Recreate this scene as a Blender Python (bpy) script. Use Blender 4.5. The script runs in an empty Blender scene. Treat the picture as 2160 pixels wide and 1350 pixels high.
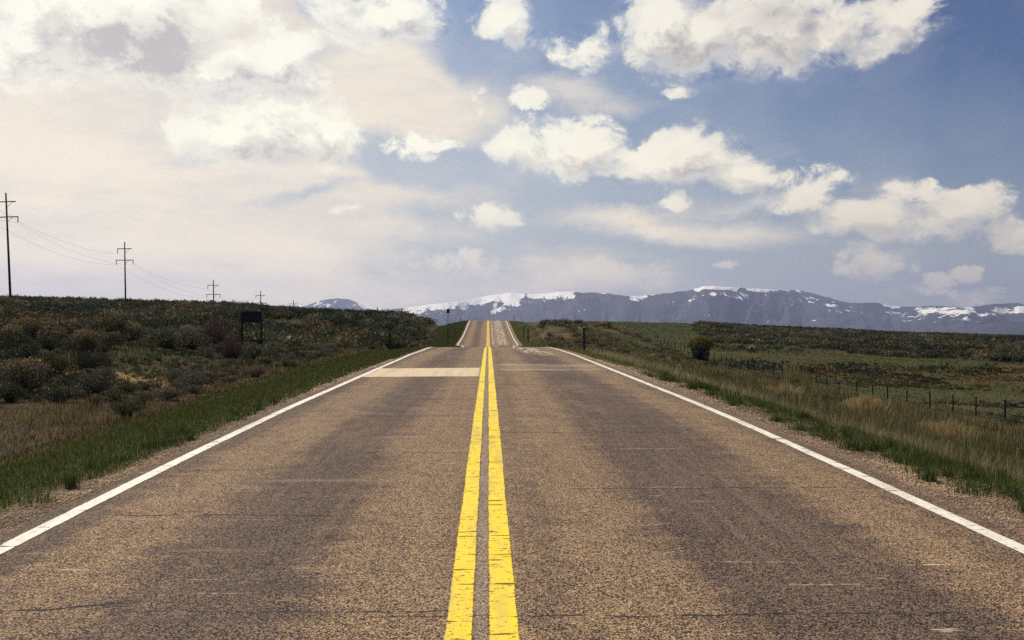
import bpy, math
import numpy as np
from mathutils import Vector, Matrix

sc = bpy.context.scene
COL = sc.collection
rng = np.random.default_rng(7)
R = math.radians
F = 2100.0            # focal length in photo pixels
EYE = 1.66

# ------------------------------------------------------------------ camera
cam = bpy.data.cameras.new('camera')
cam.sensor_width = 36.0
cam.lens = 36.0 * F / 2160.0
cam.clip_start = 0.05
cam.clip_end = 60000
camo = bpy.data.objects.new('camera', cam)
COL.objects.link(camo)
camo.location = (0, 0, EYE)
YAW = math.atan(50 / F)       # heading a little right of the road
PITCH = math.atan(15 / F)
camo.rotation_euler = (math.pi / 2 + PITCH, 0, -YAW)
sc.camera = camo

def az_el(px, py):
    """direction (azimuth from the road heading, elevation), radians, of a point of the photo"""
    v = Matrix.Rotation(-YAW, 3, 'Z') @ (Matrix.Rotation(PITCH, 3, 'X') @ Vector(((px - 1080) / F, 1.0, (675 - py) / F)))
    v.normalize()
    return math.atan2(v.x, v.y), math.asin(v.z)

# ------------------------------------------------------------------ exposure, sun
sc.view_settings.view_transform = 'Standard'
sc.view_settings.look = 'None'
sc.view_settings.exposure = 0.0
sc.view_settings.gamma = 1.0
sc.render.film_transparent = False
sc.cycles.max_bounces = 6
sc.cycles.transparent_max_bounces = 12
sc.cycles.volume_bounces = 1
sc.cycles.use_denoising = False
SUN_AZ, SUN_EL = R(-42), R(50)
sun = bpy.data.lights.new('sun', 'SUN')
sun.energy = 4.5
sun.angle = R(0.5)
sun.color = (1.0, 0.88, 0.70)
suno = bpy.data.objects.new('sun', sun)
COL.objects.link(suno)
sd = Vector((math.sin(SUN_AZ) * math.cos(SUN_EL), math.cos(SUN_AZ) * math.cos(SUN_EL), math.sin(SUN_EL)))
suno.rotation_euler = sd.to_track_quat('Z', 'Y').to_euler()

# ------------------------------------------------------------------ node helper
class G:
    """tiny expression builder on a node tree"""
    def __init__(s, tree):
        s.t = tree
    def node(s, kind, **kw):
        n = s.t.nodes.new(kind)
        for k, v in kw.items():
            setattr(n, k, v)
        return n
    def put(s, sock, v):
        if v is None:
            return
        if isinstance(v, bpy.types.NodeSocket):
            s.t.links.new(v, sock)
        else:
            if sock.type == 'RGBA' and isinstance(v, (tuple, list)) and len(v) == 3:
                v = (*v, 1)
            sock.default_value = v
    def m(s, op, a, b=None, c=None, clamp=False):
        n = s.node('ShaderNodeMath', operation=op, use_clamp=clamp)
        s.put(n.inputs[0], a)
        if b is not None: s.put(n.inputs[1], b)
        if c is not None: s.put(n.inputs[2], c)
        return n.outputs[0]
    def add(s, *a):
        r = a[0]
        for b in a[1:]: r = s.m('ADD', r, b)
        return r
    def mul(s, *a):
        r = a[0]
        for b in a[1:]: r = s.m('MULTIPLY', r, b)
        return r
    def sub(s, a, b): return s.m('SUBTRACT', a, b)
    def clamp(s, a): return s.m('ADD', a, 0.0, clamp=True)
    def inv(s, a): return s.m('SUBTRACT', 1.0, a, clamp=True)
    def step(s, v, lo, hi, kind='SMOOTHSTEP', o0=0.0, o1=1.0):
        n = s.node('ShaderNodeMapRange', interpolation_type=kind)
        for i, x in enumerate((v, lo, hi, o0, o1)): s.put(n.inputs[i], x)
        return n.outputs[0]
    def band(s, v, a, b, e):
        return s.mul(s.step(v, a - e, a + e), s.step(v, b + e, b - e))
    def mix(s, f, a, b, mode='MIX'):
        n = s.node('ShaderNodeMix', data_type='RGBA', blend_type=mode)
        s.put(n.inputs[0], f); s.put(n.inputs[6], a); s.put(n.inputs[7], b)
        return n.outputs[2]
    def noise(s, vec, scale, detail=2, rough=.5, lac=2.0, out=0, dist=0.0):
        n = s.node('ShaderNodeTexNoise')
        n.inputs['Scale'].default_value = scale
        n.inputs['Detail'].default_value = detail
        n.inputs['Roughness'].default_value = rough
        n.inputs['Lacunarity'].default_value = lac
        n.inputs['Distortion'].default_value = dist
        s.put(n.inputs['Vector'], vec)
        return n.outputs[out]
    def mapping(s, vec, loc=(0, 0, 0), rot=(0, 0, 0), scale=(1, 1, 1), kind='POINT'):
        n = s.node('ShaderNodeMapping', vector_type=kind)
        s.put(n.inputs[0], vec)
        n.inputs['Location'].default_value = loc
        n.inputs['Rotation'].default_value = rot
        n.inputs['Scale'].default_value = scale
        return n.outputs[0]
    def vadd(s, a, b):
        n = s.node('ShaderNodeVectorMath', operation='ADD'); s.put(n.inputs[0], a); s.put(n.inputs[1], b)
        return n.outputs[0]
    def vscale(s, a, k):
        n = s.node('ShaderNodeVectorMath', operation='SCALE'); s.put(n.inputs[0], a); s.put(n.inputs['Scale'], k)
        return n.outputs[0]
    def xyz(s, x, y, z):
        n = s.node('ShaderNodeCombineXYZ')
        s.put(n.inputs[0], x); s.put(n.inputs[1], y); s.put(n.inputs[2], z)
        return n.outputs[0]
    def sep(s, v):
        n = s.node('ShaderNodeSeparateXYZ'); s.put(n.inputs[0], v)
        return n.outputs

# ------------------------------------------------------------------ world: sky and clouds
world = bpy.data.worlds.new('World')
sc.world = world
world.use_nodes = True
world.cycles.sampling_method = 'MANUAL'
world.cycles.sample_map_resolution = 512
wt = world.node_tree
wt.nodes.clear()
g = G(wt)
tc = g.node('ShaderNodeTexCoord')
D = tc.outputs['Generated']
dx, dy, dz = g.sep(D)
az = g.m('ARCTAN2', dx, dy)
el = g.m('ARCSINE', dz)
SKYP = g.xyz(az, el, 0.0)           # sky position in radians

def blob_group(name, blobs, distort, dscale, fbm_amp, fbm_scale, fbm_xyz=(1, 1, 1), rotz=0.0, mode='MAXIMUM', detail=8, rough=.6, k=1.0):
    """field of soft ellipses in (azimuth, elevation), broken up by noise"""
    t = bpy.data.node_groups.new(name, 'ShaderNodeTree')
    t.interface.new_socket('P', in_out='INPUT', socket_type='NodeSocketVector')
    t.interface.new_socket('Field', in_out='OUTPUT', socket_type='NodeSocketFloat')
    q = G(t)
    gi = q.node('NodeGroupInput'); go = q.node('NodeGroupOutput')
    P = gi.outputs[0]
    n1 = q.noise(P, dscale, 6, .68, out=1)
    vm = q.node('ShaderNodeVectorMath', operation='MULTIPLY_ADD')
    q.put(vm.inputs[0], q.vadd(n1, (-.5, -.5, -.5))); vm.inputs[1].default_value = (distort, distort, 0); q.put(vm.inputs[2], P)
    W = vm.outputs[0]
    acc = None
    for (bx, by, rx, ry, rot, st) in blobs:
        a, e = az_el(bx, by)
        Wi = W
        if acc is not None:      # a chain: keeps the shader's working memory small
            ch = q.node('ShaderNodeVectorMath', operation='MULTIPLY_ADD')
            q.put(ch.inputs[0], acc); ch.inputs[1].default_value = (1e-7, 0, 0); q.put(ch.inputs[2], W)
            Wi = ch.outputs[0]
        mp = q.mapping(Wi, (a, e, 0), (0, 0, R(-rot)), (rx * k / F * math.cos(e), ry * k / F, 1), 'TEXTURE')
        gr = q.node('ShaderNodeTexGradient', gradient_type='SPHERICAL')
        q.put(gr.inputs[0], mp)
        v = q.mul(gr.outputs[1], st)
        acc = v if acc is None else q.m(mode, acc, v)
    fb = q.noise(q.mapping(P, rot=(0, 0, rotz), scale=fbm_xyz), fbm_scale, detail, rough, dist=.35)
    # no cloud where there is no ellipse at all
    r = q.add(acc, q.mul(q.sub(fb, .5), fbm_amp, q.step(acc, 0.0, .22)))
    q.put(go.inputs[0], r)
    return t

def use_group(q, t, P):
    n = q.node('ShaderNodeGroup'); n.node_tree = t
    q.put(n.inputs[0], P)
    return n.outputs[0]

def after(q, P, v):
    ch = q.node('ShaderNodeVectorMath', operation='MULTIPLY_ADD')
    q.put(ch.inputs[0], v); ch.inputs[1].default_value = (1e-7, 0, 0); q.put(ch.inputs[2], P)
    return ch.outputs[0]

CUM = [  # x, y, rx, ry, rotation, strength (photo pixels)
    (70, 75, 130, 120, 0, 1.1), (190, 40, 240, 140, 0, 1.3), (330, 70, 180, 140, 0, 1.3), (420, 20, 150, 80, 0, .9),
    (270, 140, 240, 50, 0, .9),
    (480, 130, 115, 70, 0, 1.2), (585, 110, 110, 95, 0, 1.3), (640, 150, 70, 45, 0, .8),
    (470, 275, 160, 90, 8, 1.2), (590, 255, 185, 105, 0, 1.3), (695, 285, 80, 80, 0, 1.1),
    (790, 20, 180, 85, 0, 1.2), (880, 55, 85, 45, 0, .9),
    (1050, 38, 90, 50, -25, .95), (1095, 70, 45, 50, 0, .85), (1220, 100, 105, 60, 0, .9),
    (1410, 45, 130, 130, 0, 1.3), (1500, 70, 160, 115, 0, 1.3), (1620, 55, 200, 115, 0, 1.3), (1760, 75, 140, 80, 0, 1.1), (1890, 45, 115, 65, 0, 1.0),
    (1118, 208, 60, 30, 0, .85), (1010, 228, 26, 50, 0, .8), (895, 308, 110, 34, 0, .9),
    (1100, 300, 105, 62, 0, 1.1), (1210, 308, 130, 80, 0, 1.3),
    (1455, 325, 120, 80, 0, 1.3), (1440, 350, 220, 52, 0, 1.2), (1590, 368, 160, 40, 0, 1.1), (1310, 358, 130, 26, 12, .9),
    (1690, 400, 120, 52, -18, 1.05), (1850, 440, 170, 54, -8, 1.05), (1985, 452, 165, 54, -10, 1.05), (1910, 405, 80, 42, 0, 1.0),
    (2155, 480, 90, 48, 0, 1.1), (1760, 368, 60, 30, 0, .7),
    (1845, 552, 95, 44, 0, 1.2), (1985, 588, 50, 24, 0, .9), (2045, 573, 36, 28, 0, .95), (1940, 612, 70, 26, 0, .65), (2070, 630, 80, 28, 0, .7),
    (1040, 455, 105, 34, 0, .72), (1290, 578, 160, 45, 0, .8), (940, 565, 160, 48, 0, .62), (310, 540, 50, 26, 0, .75),
    (1415, 430, 46, 26, 0, .8), (1425, 188, 50, 18, 0, .7), (750, 445, 55, 20, 0, .6), (1550, 566, 50, 16, 0, .55),
]
gc = blob_group('cumulus', CUM, .044, 15.0, 2.9, 19.0, (1, 1.4, 1), 0, 'MAXIMUM', 9, .64)
SX, SY = -.012, .020          # towards the light, in the sky's own angles
d0 = use_group(g, gc, SKYP)
d1 = use_group(g, gc, g.vadd(after(g, SKYP, d0), (SX, SY, 0)))
relief = g.sub(d0, d1)
lit = g.step(relief, -.50, .34, 'LINEAR')
P2 = after(g, SKYP, d1)
softn = g.step(g.noise(P2, 9.0, 3, .5), .38, .58)
soft = g.clamp(g.add(g.mul(softn, .45), g.mul(g.inv(lit), .75)))
crispc = g.step(d0, .06, .52)
softc = g.step(d0, -.25, 1.05)
cover = g.add(g.mul(crispc, g.inv(soft)), g.mul(softc, soft))
thick = g.step(d0, .30, 1.0)
shade = g.sub(1.0, g.mul(thick, g.inv(lit), 1.15))
billow = g.noise(P2, 34.0, 7, .62)
# grey bodies of the thick clouds
GREY = [(335, 90, 150, 95, 0, 1.0), (240, 100, 200, 60, 0, .7), (420, 25, 120, 40, 0, .45), (600, 330, 200, 45, 0, .7), (520, 160, 130, 25, 0, .6), (640, 185, 90, 22, 0, .6), (150, 150, 140, 26, 0, .5),
        (1620, 45, 150, 50, 0, .75), (1520, 20, 90, 30, 0, .5), (1720, 62, 90, 30, 0, .6), (1960, 440, 160, 30, 0, .4), (1220, 345, 120, 22, 0, .4), (1450, 395, 170, 26, 0, .4)]
gg = blob_group('grey_bodies', GREY, .045, 12.0, .7, 12.0, (1, 1.6, 1), 0, 'MAXIMUM', 6, .6)
gb = g.step(use_group(g, gg, g.vadd(after(g, SKYP, billow), (0, 0, 0))), .0, .95)
shade = g.clamp(g.sub(g.add(shade, g.mul(g.sub(billow, .5), .55)), g.mul(gb, .75)))

VEIL = [(120, 330, 900, 420, 0, 1.1), (560, 470, 700, 260, -14, 1.0), (830, 230, 380, 200, -12, 1.1), (1000, 170, 200, 90, -10, .75), (300, 60, 620, 200, 0, .9),
        (350, 620, 800, 200, 0, .9), (1400, 478, 480, 62, 4, .62), (1190, 190, 320, 60, 8, .62), (1880, 385, 150, 50, -10, .52),
        (1050, 600, 700, 110, 0, .62), (1500, 430, 300, 55, -8, .45), (1640, 300, 200, 60, 0, .30), (700, 330, 320, 70, -14, .6)]
gv = blob_group('veil', VEIL, .10, 3.2, 1.35, 3.0, (1, 3.2, 1), R(14), 'MAXIMUM', 8, .62)
v0 = use_group(g, gv, after(g, SKYP, gb))
HOLES = [(875, 350, 240, 85, 8, 1.0), (1000, 105, 170, 95, 20, 1.0), (900, 455, 170, 40, 0, .6), (660, 405, 170, 24, -12, .6), (20, 20, 80, 60, 0, .7), (660, 10, 60, 30, 0, .5), (420, 340, 130, 22, -10, .4)]
gh = blob_group('veil_gaps', HOLES, .06, 7.0, .8, 8.0, (1, 2.2, 1), R(12), 'MAXIMUM', 6, .6)
h0 = g.step(use_group(g, gh, after(g, SKYP, v0)), .05, .60)
vcover = g.mul(g.step(v0, .12, .66), .93, g.sub(1.0, g.mul(h0, .85)))
streak = g.noise(g.mapping(after(g, SKYP, v0), rot=(0, 0, R(16)), scale=(1, 3.6, 1)), 4.0, 7, .62)

st = g.node('ShaderNodeTexSky', sky_type='NISHITA')
st.sun_disc = False
st.sun_elevation = SUN_EL
st.sun_rotation = SUN_AZ
st.air_density = 1.0
st.dust_density = 1.6
st.ozone_density = 2.0
SKY_K = 0.085
blue = g.vscale(st.outputs[0], SKY_K)
blue = g.mix(1.0, blue, (.56, .74, .92), 'MULTIPLY')
# the sky of the photograph darkens away from the sun and pales towards the horizon
away = g.step(az, R(-3), R(26), 'LINEAR')
high = g.step(el, R(1.5), R(21), 'LINEAR')
blue = g.mix(g.mul(away, g.add(.50, g.mul(high, .50)), .80), blue, g.mix(1.0, blue, (.08, .27, .52), 'MULTIPLY'))
pale = g.clamp(g.sub(1.0, g.add(g.mul(high, .88), g.mul(away, .52))))
blue = g.mix(g.mul(pale, .80), blue, (.52, .53, .55))
veilcol = g.mix(g.step(streak, .36, .62), (.76, .70, .62), (.98, .87, .69))
s1 = g.mix(vcover, blue, veilcol)
# clouds low in the sky are seen through more air: less white
ccol_dark = g.mix(g.step(az, R(-26), R(14)), (.58, .53, .52), (.50, .46, .43))
ccol_lit = g.mix(g.step(az, R(-8), R(24)), (1.08, 1.05, .88), (.96, .89, .75))
ccol = g.mix(shade, ccol_dark, ccol_lit)
lowf = g.step(el, R(1.5), R(9))
ccol = g.mix(g.mul(g.inv(lowf), .65), ccol, (.72, .61, .50))
s2 = g.mix(g.mul(cover, g.add(.66, g.mul(lowf, .32))), s1, ccol)
# what the low air takes away is made up by its own glow
glow = g.m('POWER', g.inv(g.step(el, R(-1), R(16), 'LINEAR')), 1.6)
s2 = g.mix(1.0, s2, g.mix(glow, (1, 1, 1), (1.44, 1.35, 1.10)), 'MULTIPLY')
# below the horizon: ground-coloured
s3 = g.mix(g.step(el, R(-1.5), R(-.3)), (.12, .11, .10), s2)
bg = g.node('ShaderNodeBackground')
g.put(bg.inputs[0], s3)
bg.inputs[1].default_value = 1.0
wo = g.node('ShaderNodeOutputWorld')
wt.links.new(bg.outputs[0], wo.inputs[0])

# ------------------------------------------------------------------ numeric noise
def _hash(ix, iy, seed):
    h = (ix.astype(np.int64) * 374761393 + iy.astype(np.int64) * 668265263 + seed * 974711) & 0xffffffff
    h = ((h ^ (h >> 13)) * 1274126177) & 0xffffffff
    h = (h ^ (h >> 16)) & 0xffffffff
    return h / 4294967295.0

def vnoise(x, y, seed=0):
    x = np.asarray(x, float); y = np.asarray(y, float)
    ix = np.floor(x); iy = np.floor(y)
    fx = x - ix; fy = y - iy
    fx = fx * fx * (3 - 2 * fx); fy = fy * fy * (3 - 2 * fy)
    a = _hash(ix, iy, seed); b = _hash(ix + 1, iy, seed); c = _hash(ix, iy + 1, seed); d = _hash(ix + 1, iy + 1, seed)
    return (a * (1 - fx) + b * fx) * (1 - fy) + (c * (1 - fx) + d * fx) * fy

def fbm(x, y, oct=4, seed=0, gain=.5):
    s = 0; amp = 1; tot = 0
    x = np.asarray(x, float); y = np.asarray(y, float)
    for o in range(oct):
        s = s + amp * vnoise(x * 2 ** o, y * 2 ** o, seed + o * 17); tot += amp; amp *= gain
    return s / tot

def sstep(v, a, b):
    t = np.clip((v - a) / (b - a), 0, 1)
    return t * t * (3 - 2 * t)

# ------------------------------------------------------------------ road profile
RK = np.array([(-60, 1.9), (0, 1.68), (5, 1.615), (10, 1.50), (16.7, 1.39), (25.8, 1.33), (33.7, 1.275), (44.5, 1.205), (55, 1.215), (63, 1.275),
               (67, 1.34), (75, 1.56), (85, 1.88), (95, 2.16), (104, 2.34), (111, 2.32), (117, 2.15), (122, 1.99), (130, 1.80), (141, 1.45),
               (157, .75), (171, .02), (185, -.72), (194, -1.13), (202, -1.32), (212, -1.30), (225, -1.0), (260, .3), (330, 2.2), (420, 5)])
_yy = np.arange(-60, 420.01, .25)
_zz = EYE - np.interp(_yy, RK[:, 0], RK[:, 1])
_k = np.exp(-.5 * (np.arange(-16, 17) / 6.0) ** 2); _k /= _k.sum()
_zs = np.convolve(np.pad(_zz, 16, mode='edge'), _k, 'valid')
def zroad(y): return np.interp(y, _yy, _zs)
def XL(y):    # left edge line
    y = np.asarray(y, float)
    return -3.43 - .22 * sstep(y, 50, 66) + .75 * sstep(y, 118, 114.5) * sstep(y, 88, 104)
def XR(y):
    y = np.asarray(y, float)
    return 3.77 - .27 * sstep(y, 60, 120) - .6 * sstep(y, 118, 114.5) * sstep(y, 88, 104)

# ------------------------------------------------------------------ terrain
COLS = {
 -400: [(-60, 1), (100, 3), (200, 7), (300, 0), (440, -6)],
 -200: [(-60, .5), (40, 2), (100, 3), (150, 6), (200, 8), (240, 4), (300, -2), (440, -6)],
 -87: [(-60, 0), (0, .3), (20, 1.2), (40, 1.6), (60, 1.2), (80, 1.4), (100, 2.4), (150, 4.9), (180, 6.1), (200, 6.9), (240, 2.8), (300, -3.4), (360, -4.5), (440, -6.1)],
 -50: [(-60, 0), (0, 0), (20, .9), (40, 1.5), (60, 1.0), (80, .8), (100, 1.7), (150, 4.2), (190, 5.6), (230, 4.2), (300, -1.5), (440, -6)],
 -35: [(-60, -.3), (0, -.3), (20, .5), (40, 1.4), (60, .8), (80, .4), (100, 1.3), (150, 3.6), (190, 4.4), (230, 3.5), (300, -1), (440, -6)],
 -20: [(-60, -.6), (0, -.6), (15, -.35), (22, .1), (30, 1.0), (40, 1.35), (50, .9), (60, .5), (80, .2), (100, .9), (120, 2.0), (150, 3.3), (180, 3.6), (220, 2.5), (300, -1), (440, -6)],
 -13: [(-60, -.6), (0, -.6), (15, -.5), (23, -.25), (30, .45), (38, 1.0), (46, .75), (54, .4), (60, .35), (80, .0), (100, .2), (120, 1.1), (140, 2.8), (155, 3.2), (170, 2.8), (190, 1.6), (260, -1), (440, -6)],
 -9: [(-60, -.5), (0, -.5), (20, -.35), (35, .0), (45, .15), (60, .2), (80, -.3), (100, -.5), (120, -.1), (135, 1.0), (150, 1.9), (162, 1.9), (175, 1.7), (194, 2.2), (210, 2.2), (260, 0), (440, -6)],
 10: [(-60, -1), (0, -.95), (20, -.85), (40, -.5), (55, -.25), (65, -.4), (80, -.9), (110, -1.0), (130, .1), (145, 1.7), (155, 2.0), (170, 2.1), (194, 2.6), (210, 2.7), (300, 1.5), (440, -3)],
 17: [(-60, -2.2), (0, -2.2), (30, -2.1), (50, -1.7), (80, -2.0), (110, -1.5), (130, 0), (145, 1.9), (155, 2.1), (170, 1.7), (200, 1.9), (250, 2.1), (300, 2.9), (360, 1), (440, -3)],
 27: [(-60, -3.4), (0, -3.4), (50, -3.6), (80, -3.8), (113, -2.9), (150, -1.6), (200, .0), (250, 2.0), (300, 3.6), (360, 2), (440, -3)],
 60: [(-60, -5), (80, -4.4), (110, -3.9), (150, -3.0), (200, -1.4), (250, .8), (300, 2.9), (360, 1), (440, -3)],
 81: [(-60, -5), (80, -4.3), (110, -4), (150, -3.3), (200, -2.2), (250, -.3), (300, 1.5), (360, 0), (440, -3)],
 104: [(-60, -5), (80, -4.2), (110, -4), (150, -3.5), (200, -2.6), (250, -1), (300, .6), (360, 0), (440, -4)],
 124: [(-60, -5), (110, -4.2), (200, -2.9), (250, -1.6), (300, -.5), (360, -1), (440, -4)],
 161: [(-60, -5), (110, -4.5), (200, -3.1), (250, -2.3), (300, -1.6), (400, -3), (440, -5)],
 400: [(-60, -6), (200, -5), (300, -4), (440, -7)],
}
gx = np.arange(-400, 400.1, 1.0)
gy = np.arange(-60, 440.1, 1.0)
_cx = np.array(sorted(COLS)); _cz = np.array([np.interp(gy, *zip(*COLS[c])) for c in _cx])      # columns x Y
HG = np.empty((len(gx), len(gy)))
for j in range(len(gy)):
    HG[:, j] = np.interp(gx, _cx, _cz[:, j])
def _blur(a, s, axis):
    r = int(3 * s); k = np.exp(-.5 * (np.arange(-r, r + 1) / s) ** 2); k /= k.sum()
    return np.apply_along_axis(lambda v: np.convolve(np.pad(v, r, mode='edge'), k, 'valid'), axis, a)
HG = _blur(HG, 3.0, 1)
HG = .35 * HG + .65 * _blur(HG, 1.6, 0)

def ground(x, y):
    x = np.asarray(x, float); y = np.asarray(y, float)
    x, y = np.broadcast_arrays(x, y)
    xc = np.clip(x, -400, 399.99); yc = np.clip(y, -60, 439.99)
    i = (xc + 400).astype(int); j = (yc + 60).astype(int)
    fx = xc + 400 - i; fy = yc + 60 - j
    i1 = np.minimum(i + 1, len(gx) - 1); j1 = np.minimum(j + 1, len(gy) - 1)
    z = (HG[i, j] * (1 - fx) + HG[i1, j] * fx) * (1 - fy) + (HG[i, j1] * (1 - fx) + HG[i1, j1] * fx) * fy
    # small unevenness
    away = sstep(np.abs(x), 6.0, 12)
    z = z + away * (.55 * (fbm(x / 9, y / 9, 3, 5) - .5) + .16 * (fbm(x / 1.3, y / 1.3, 2, 9) - .5))
    # shoulder
    zr = zroad(y)
    xl = XL(y) - .15; xr = XR(y) + .25
    t = np.where(x < 0, (xl - x) / 3.2, (x - xr) / 3.0)
    sh = zr - .035 - .07 * np.clip(t, 0, 1) * 3 + .02 * (fbm(x * 2.3, y * 2.3, 2, 3) - .5) * sstep(t, .0, .2)
    w = sstep(t, .25, 1.6)
    z = sh * (1 - w) + z * w
    # far country
    rr = np.hypot(x, y)
    far = -110 * (1 - np.exp(-np.maximum(rr - 430, 0) / 1500.0)) + 7 * (fbm(x / 700, y / 700, 3, 21) - .5) * sstep(rr, 500, 1500)
    w2 = sstep(np.maximum(np.abs(x) - 300, y - 360) / 140.0, 0, 1)
    return z * (1 - w2) + (far - 6) * w2

# ------------------------------------------------------------------ mesh helper
def mesh_np(name, verts, faces, mat=None, smooth=False, colors=None, link=True, nsides=None):
    """faces: (n,3) or (n,4) array; colors per vertex"""
    me = bpy.data.meshes.new(name)
    verts = np.ascontiguousarray(verts, dtype=np.float32)
    faces = np.ascontiguousarray(faces, dtype=np.int32)
    k = faces.shape[1]
    me.vertices.add(len(verts)); me.vertices.foreach_set('co', verts.ravel())
    me.loops.add(faces.size); me.loops.foreach_set('vertex_index', faces.ravel())
    me.polygons.add(len(faces))
    me.polygons.foreach_set('loop_start', np.arange(len(faces), dtype=np.int32) * k)
    me.polygons.foreach_set('loop_total', np.full(len(faces), k, dtype=np.int32))
    if smooth:
        me.polygons.foreach_set('use_smooth', np.ones(len(faces), dtype=bool))
    if colors is not None:
        ca = me.color_attributes.new('col', 'FLOAT_COLOR', 'POINT')
        c = np.ones((len(verts), 4), np.float32); c[:, :colors.shape[1]] = colors
        ca.data.foreach_set('color', c.ravel())
    me.update(calc_edges=True)
    if mat: me.materials.append(mat)
    o = bpy.data.objects.new(name, me)
    if link: COL.objects.link(o)
    return o

def tag(o, label=None, cat=None, group=None, kind=None):
    if label: o['label'] = label
    if cat: o['category'] = cat
    if group: o['group'] = group
    if kind: o['kind'] = kind
    return o

def grid_faces(nu, nv):
    a = (np.arange(nu - 1)[:, None] * nv + np.arange(nv - 1)[None, :]).ravel()
    return np.stack([a, a + nv, a + nv + 1, a + 1], 1)

def mat_new(name):
    m = bpy.data.materials.new(name)
    m.use_nodes = True
    m.node_tree.nodes.clear()
    return m, G(m.node_tree)

def finish(m, q, color, rough=.8, spec=.3, normal=None, alpha=None, translucent=0.0):
    b = q.node('ShaderNodeBsdfPrincipled')
    q.put(b.inputs['Base Color'], color)
    q.put(b.inputs['Roughness'], rough)
    q.put(b.inputs['Specular IOR Level'], spec)
    if normal is not None: q.put(b.inputs['Normal'], normal)
    if alpha is not None: q.put(b.inputs['Alpha'], alpha)
    out = q.node('ShaderNodeOutputMaterial')
    sh = b.outputs[0]
    if translucent:
        t = q.node('ShaderNodeBsdfTranslucent'); q.put(t.inputs[0], color)
        mx = q.node('ShaderNodeMixShader'); mx.inputs[0].default_value = translucent
        q.t.links.new(sh, mx.inputs[1]); q.t.links.new(t.outputs[0], mx.inputs[2]); sh = mx.outputs[0]
    q.t.links.new(sh, out.inputs[0])
    return m

def bump(q, h, strength, dist):
    n = q.node('ShaderNodeBump')
    n.inputs['Strength'].default_value = strength
    n.inputs['Distance'].default_value = dist
    q.put(n.inputs['Height'], h)
    return n.outputs[0]

def attr_col(q):
    a = q.node('ShaderNodeAttribute'); a.attribute_name = 'col'
    return a.outputs['Color']

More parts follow.
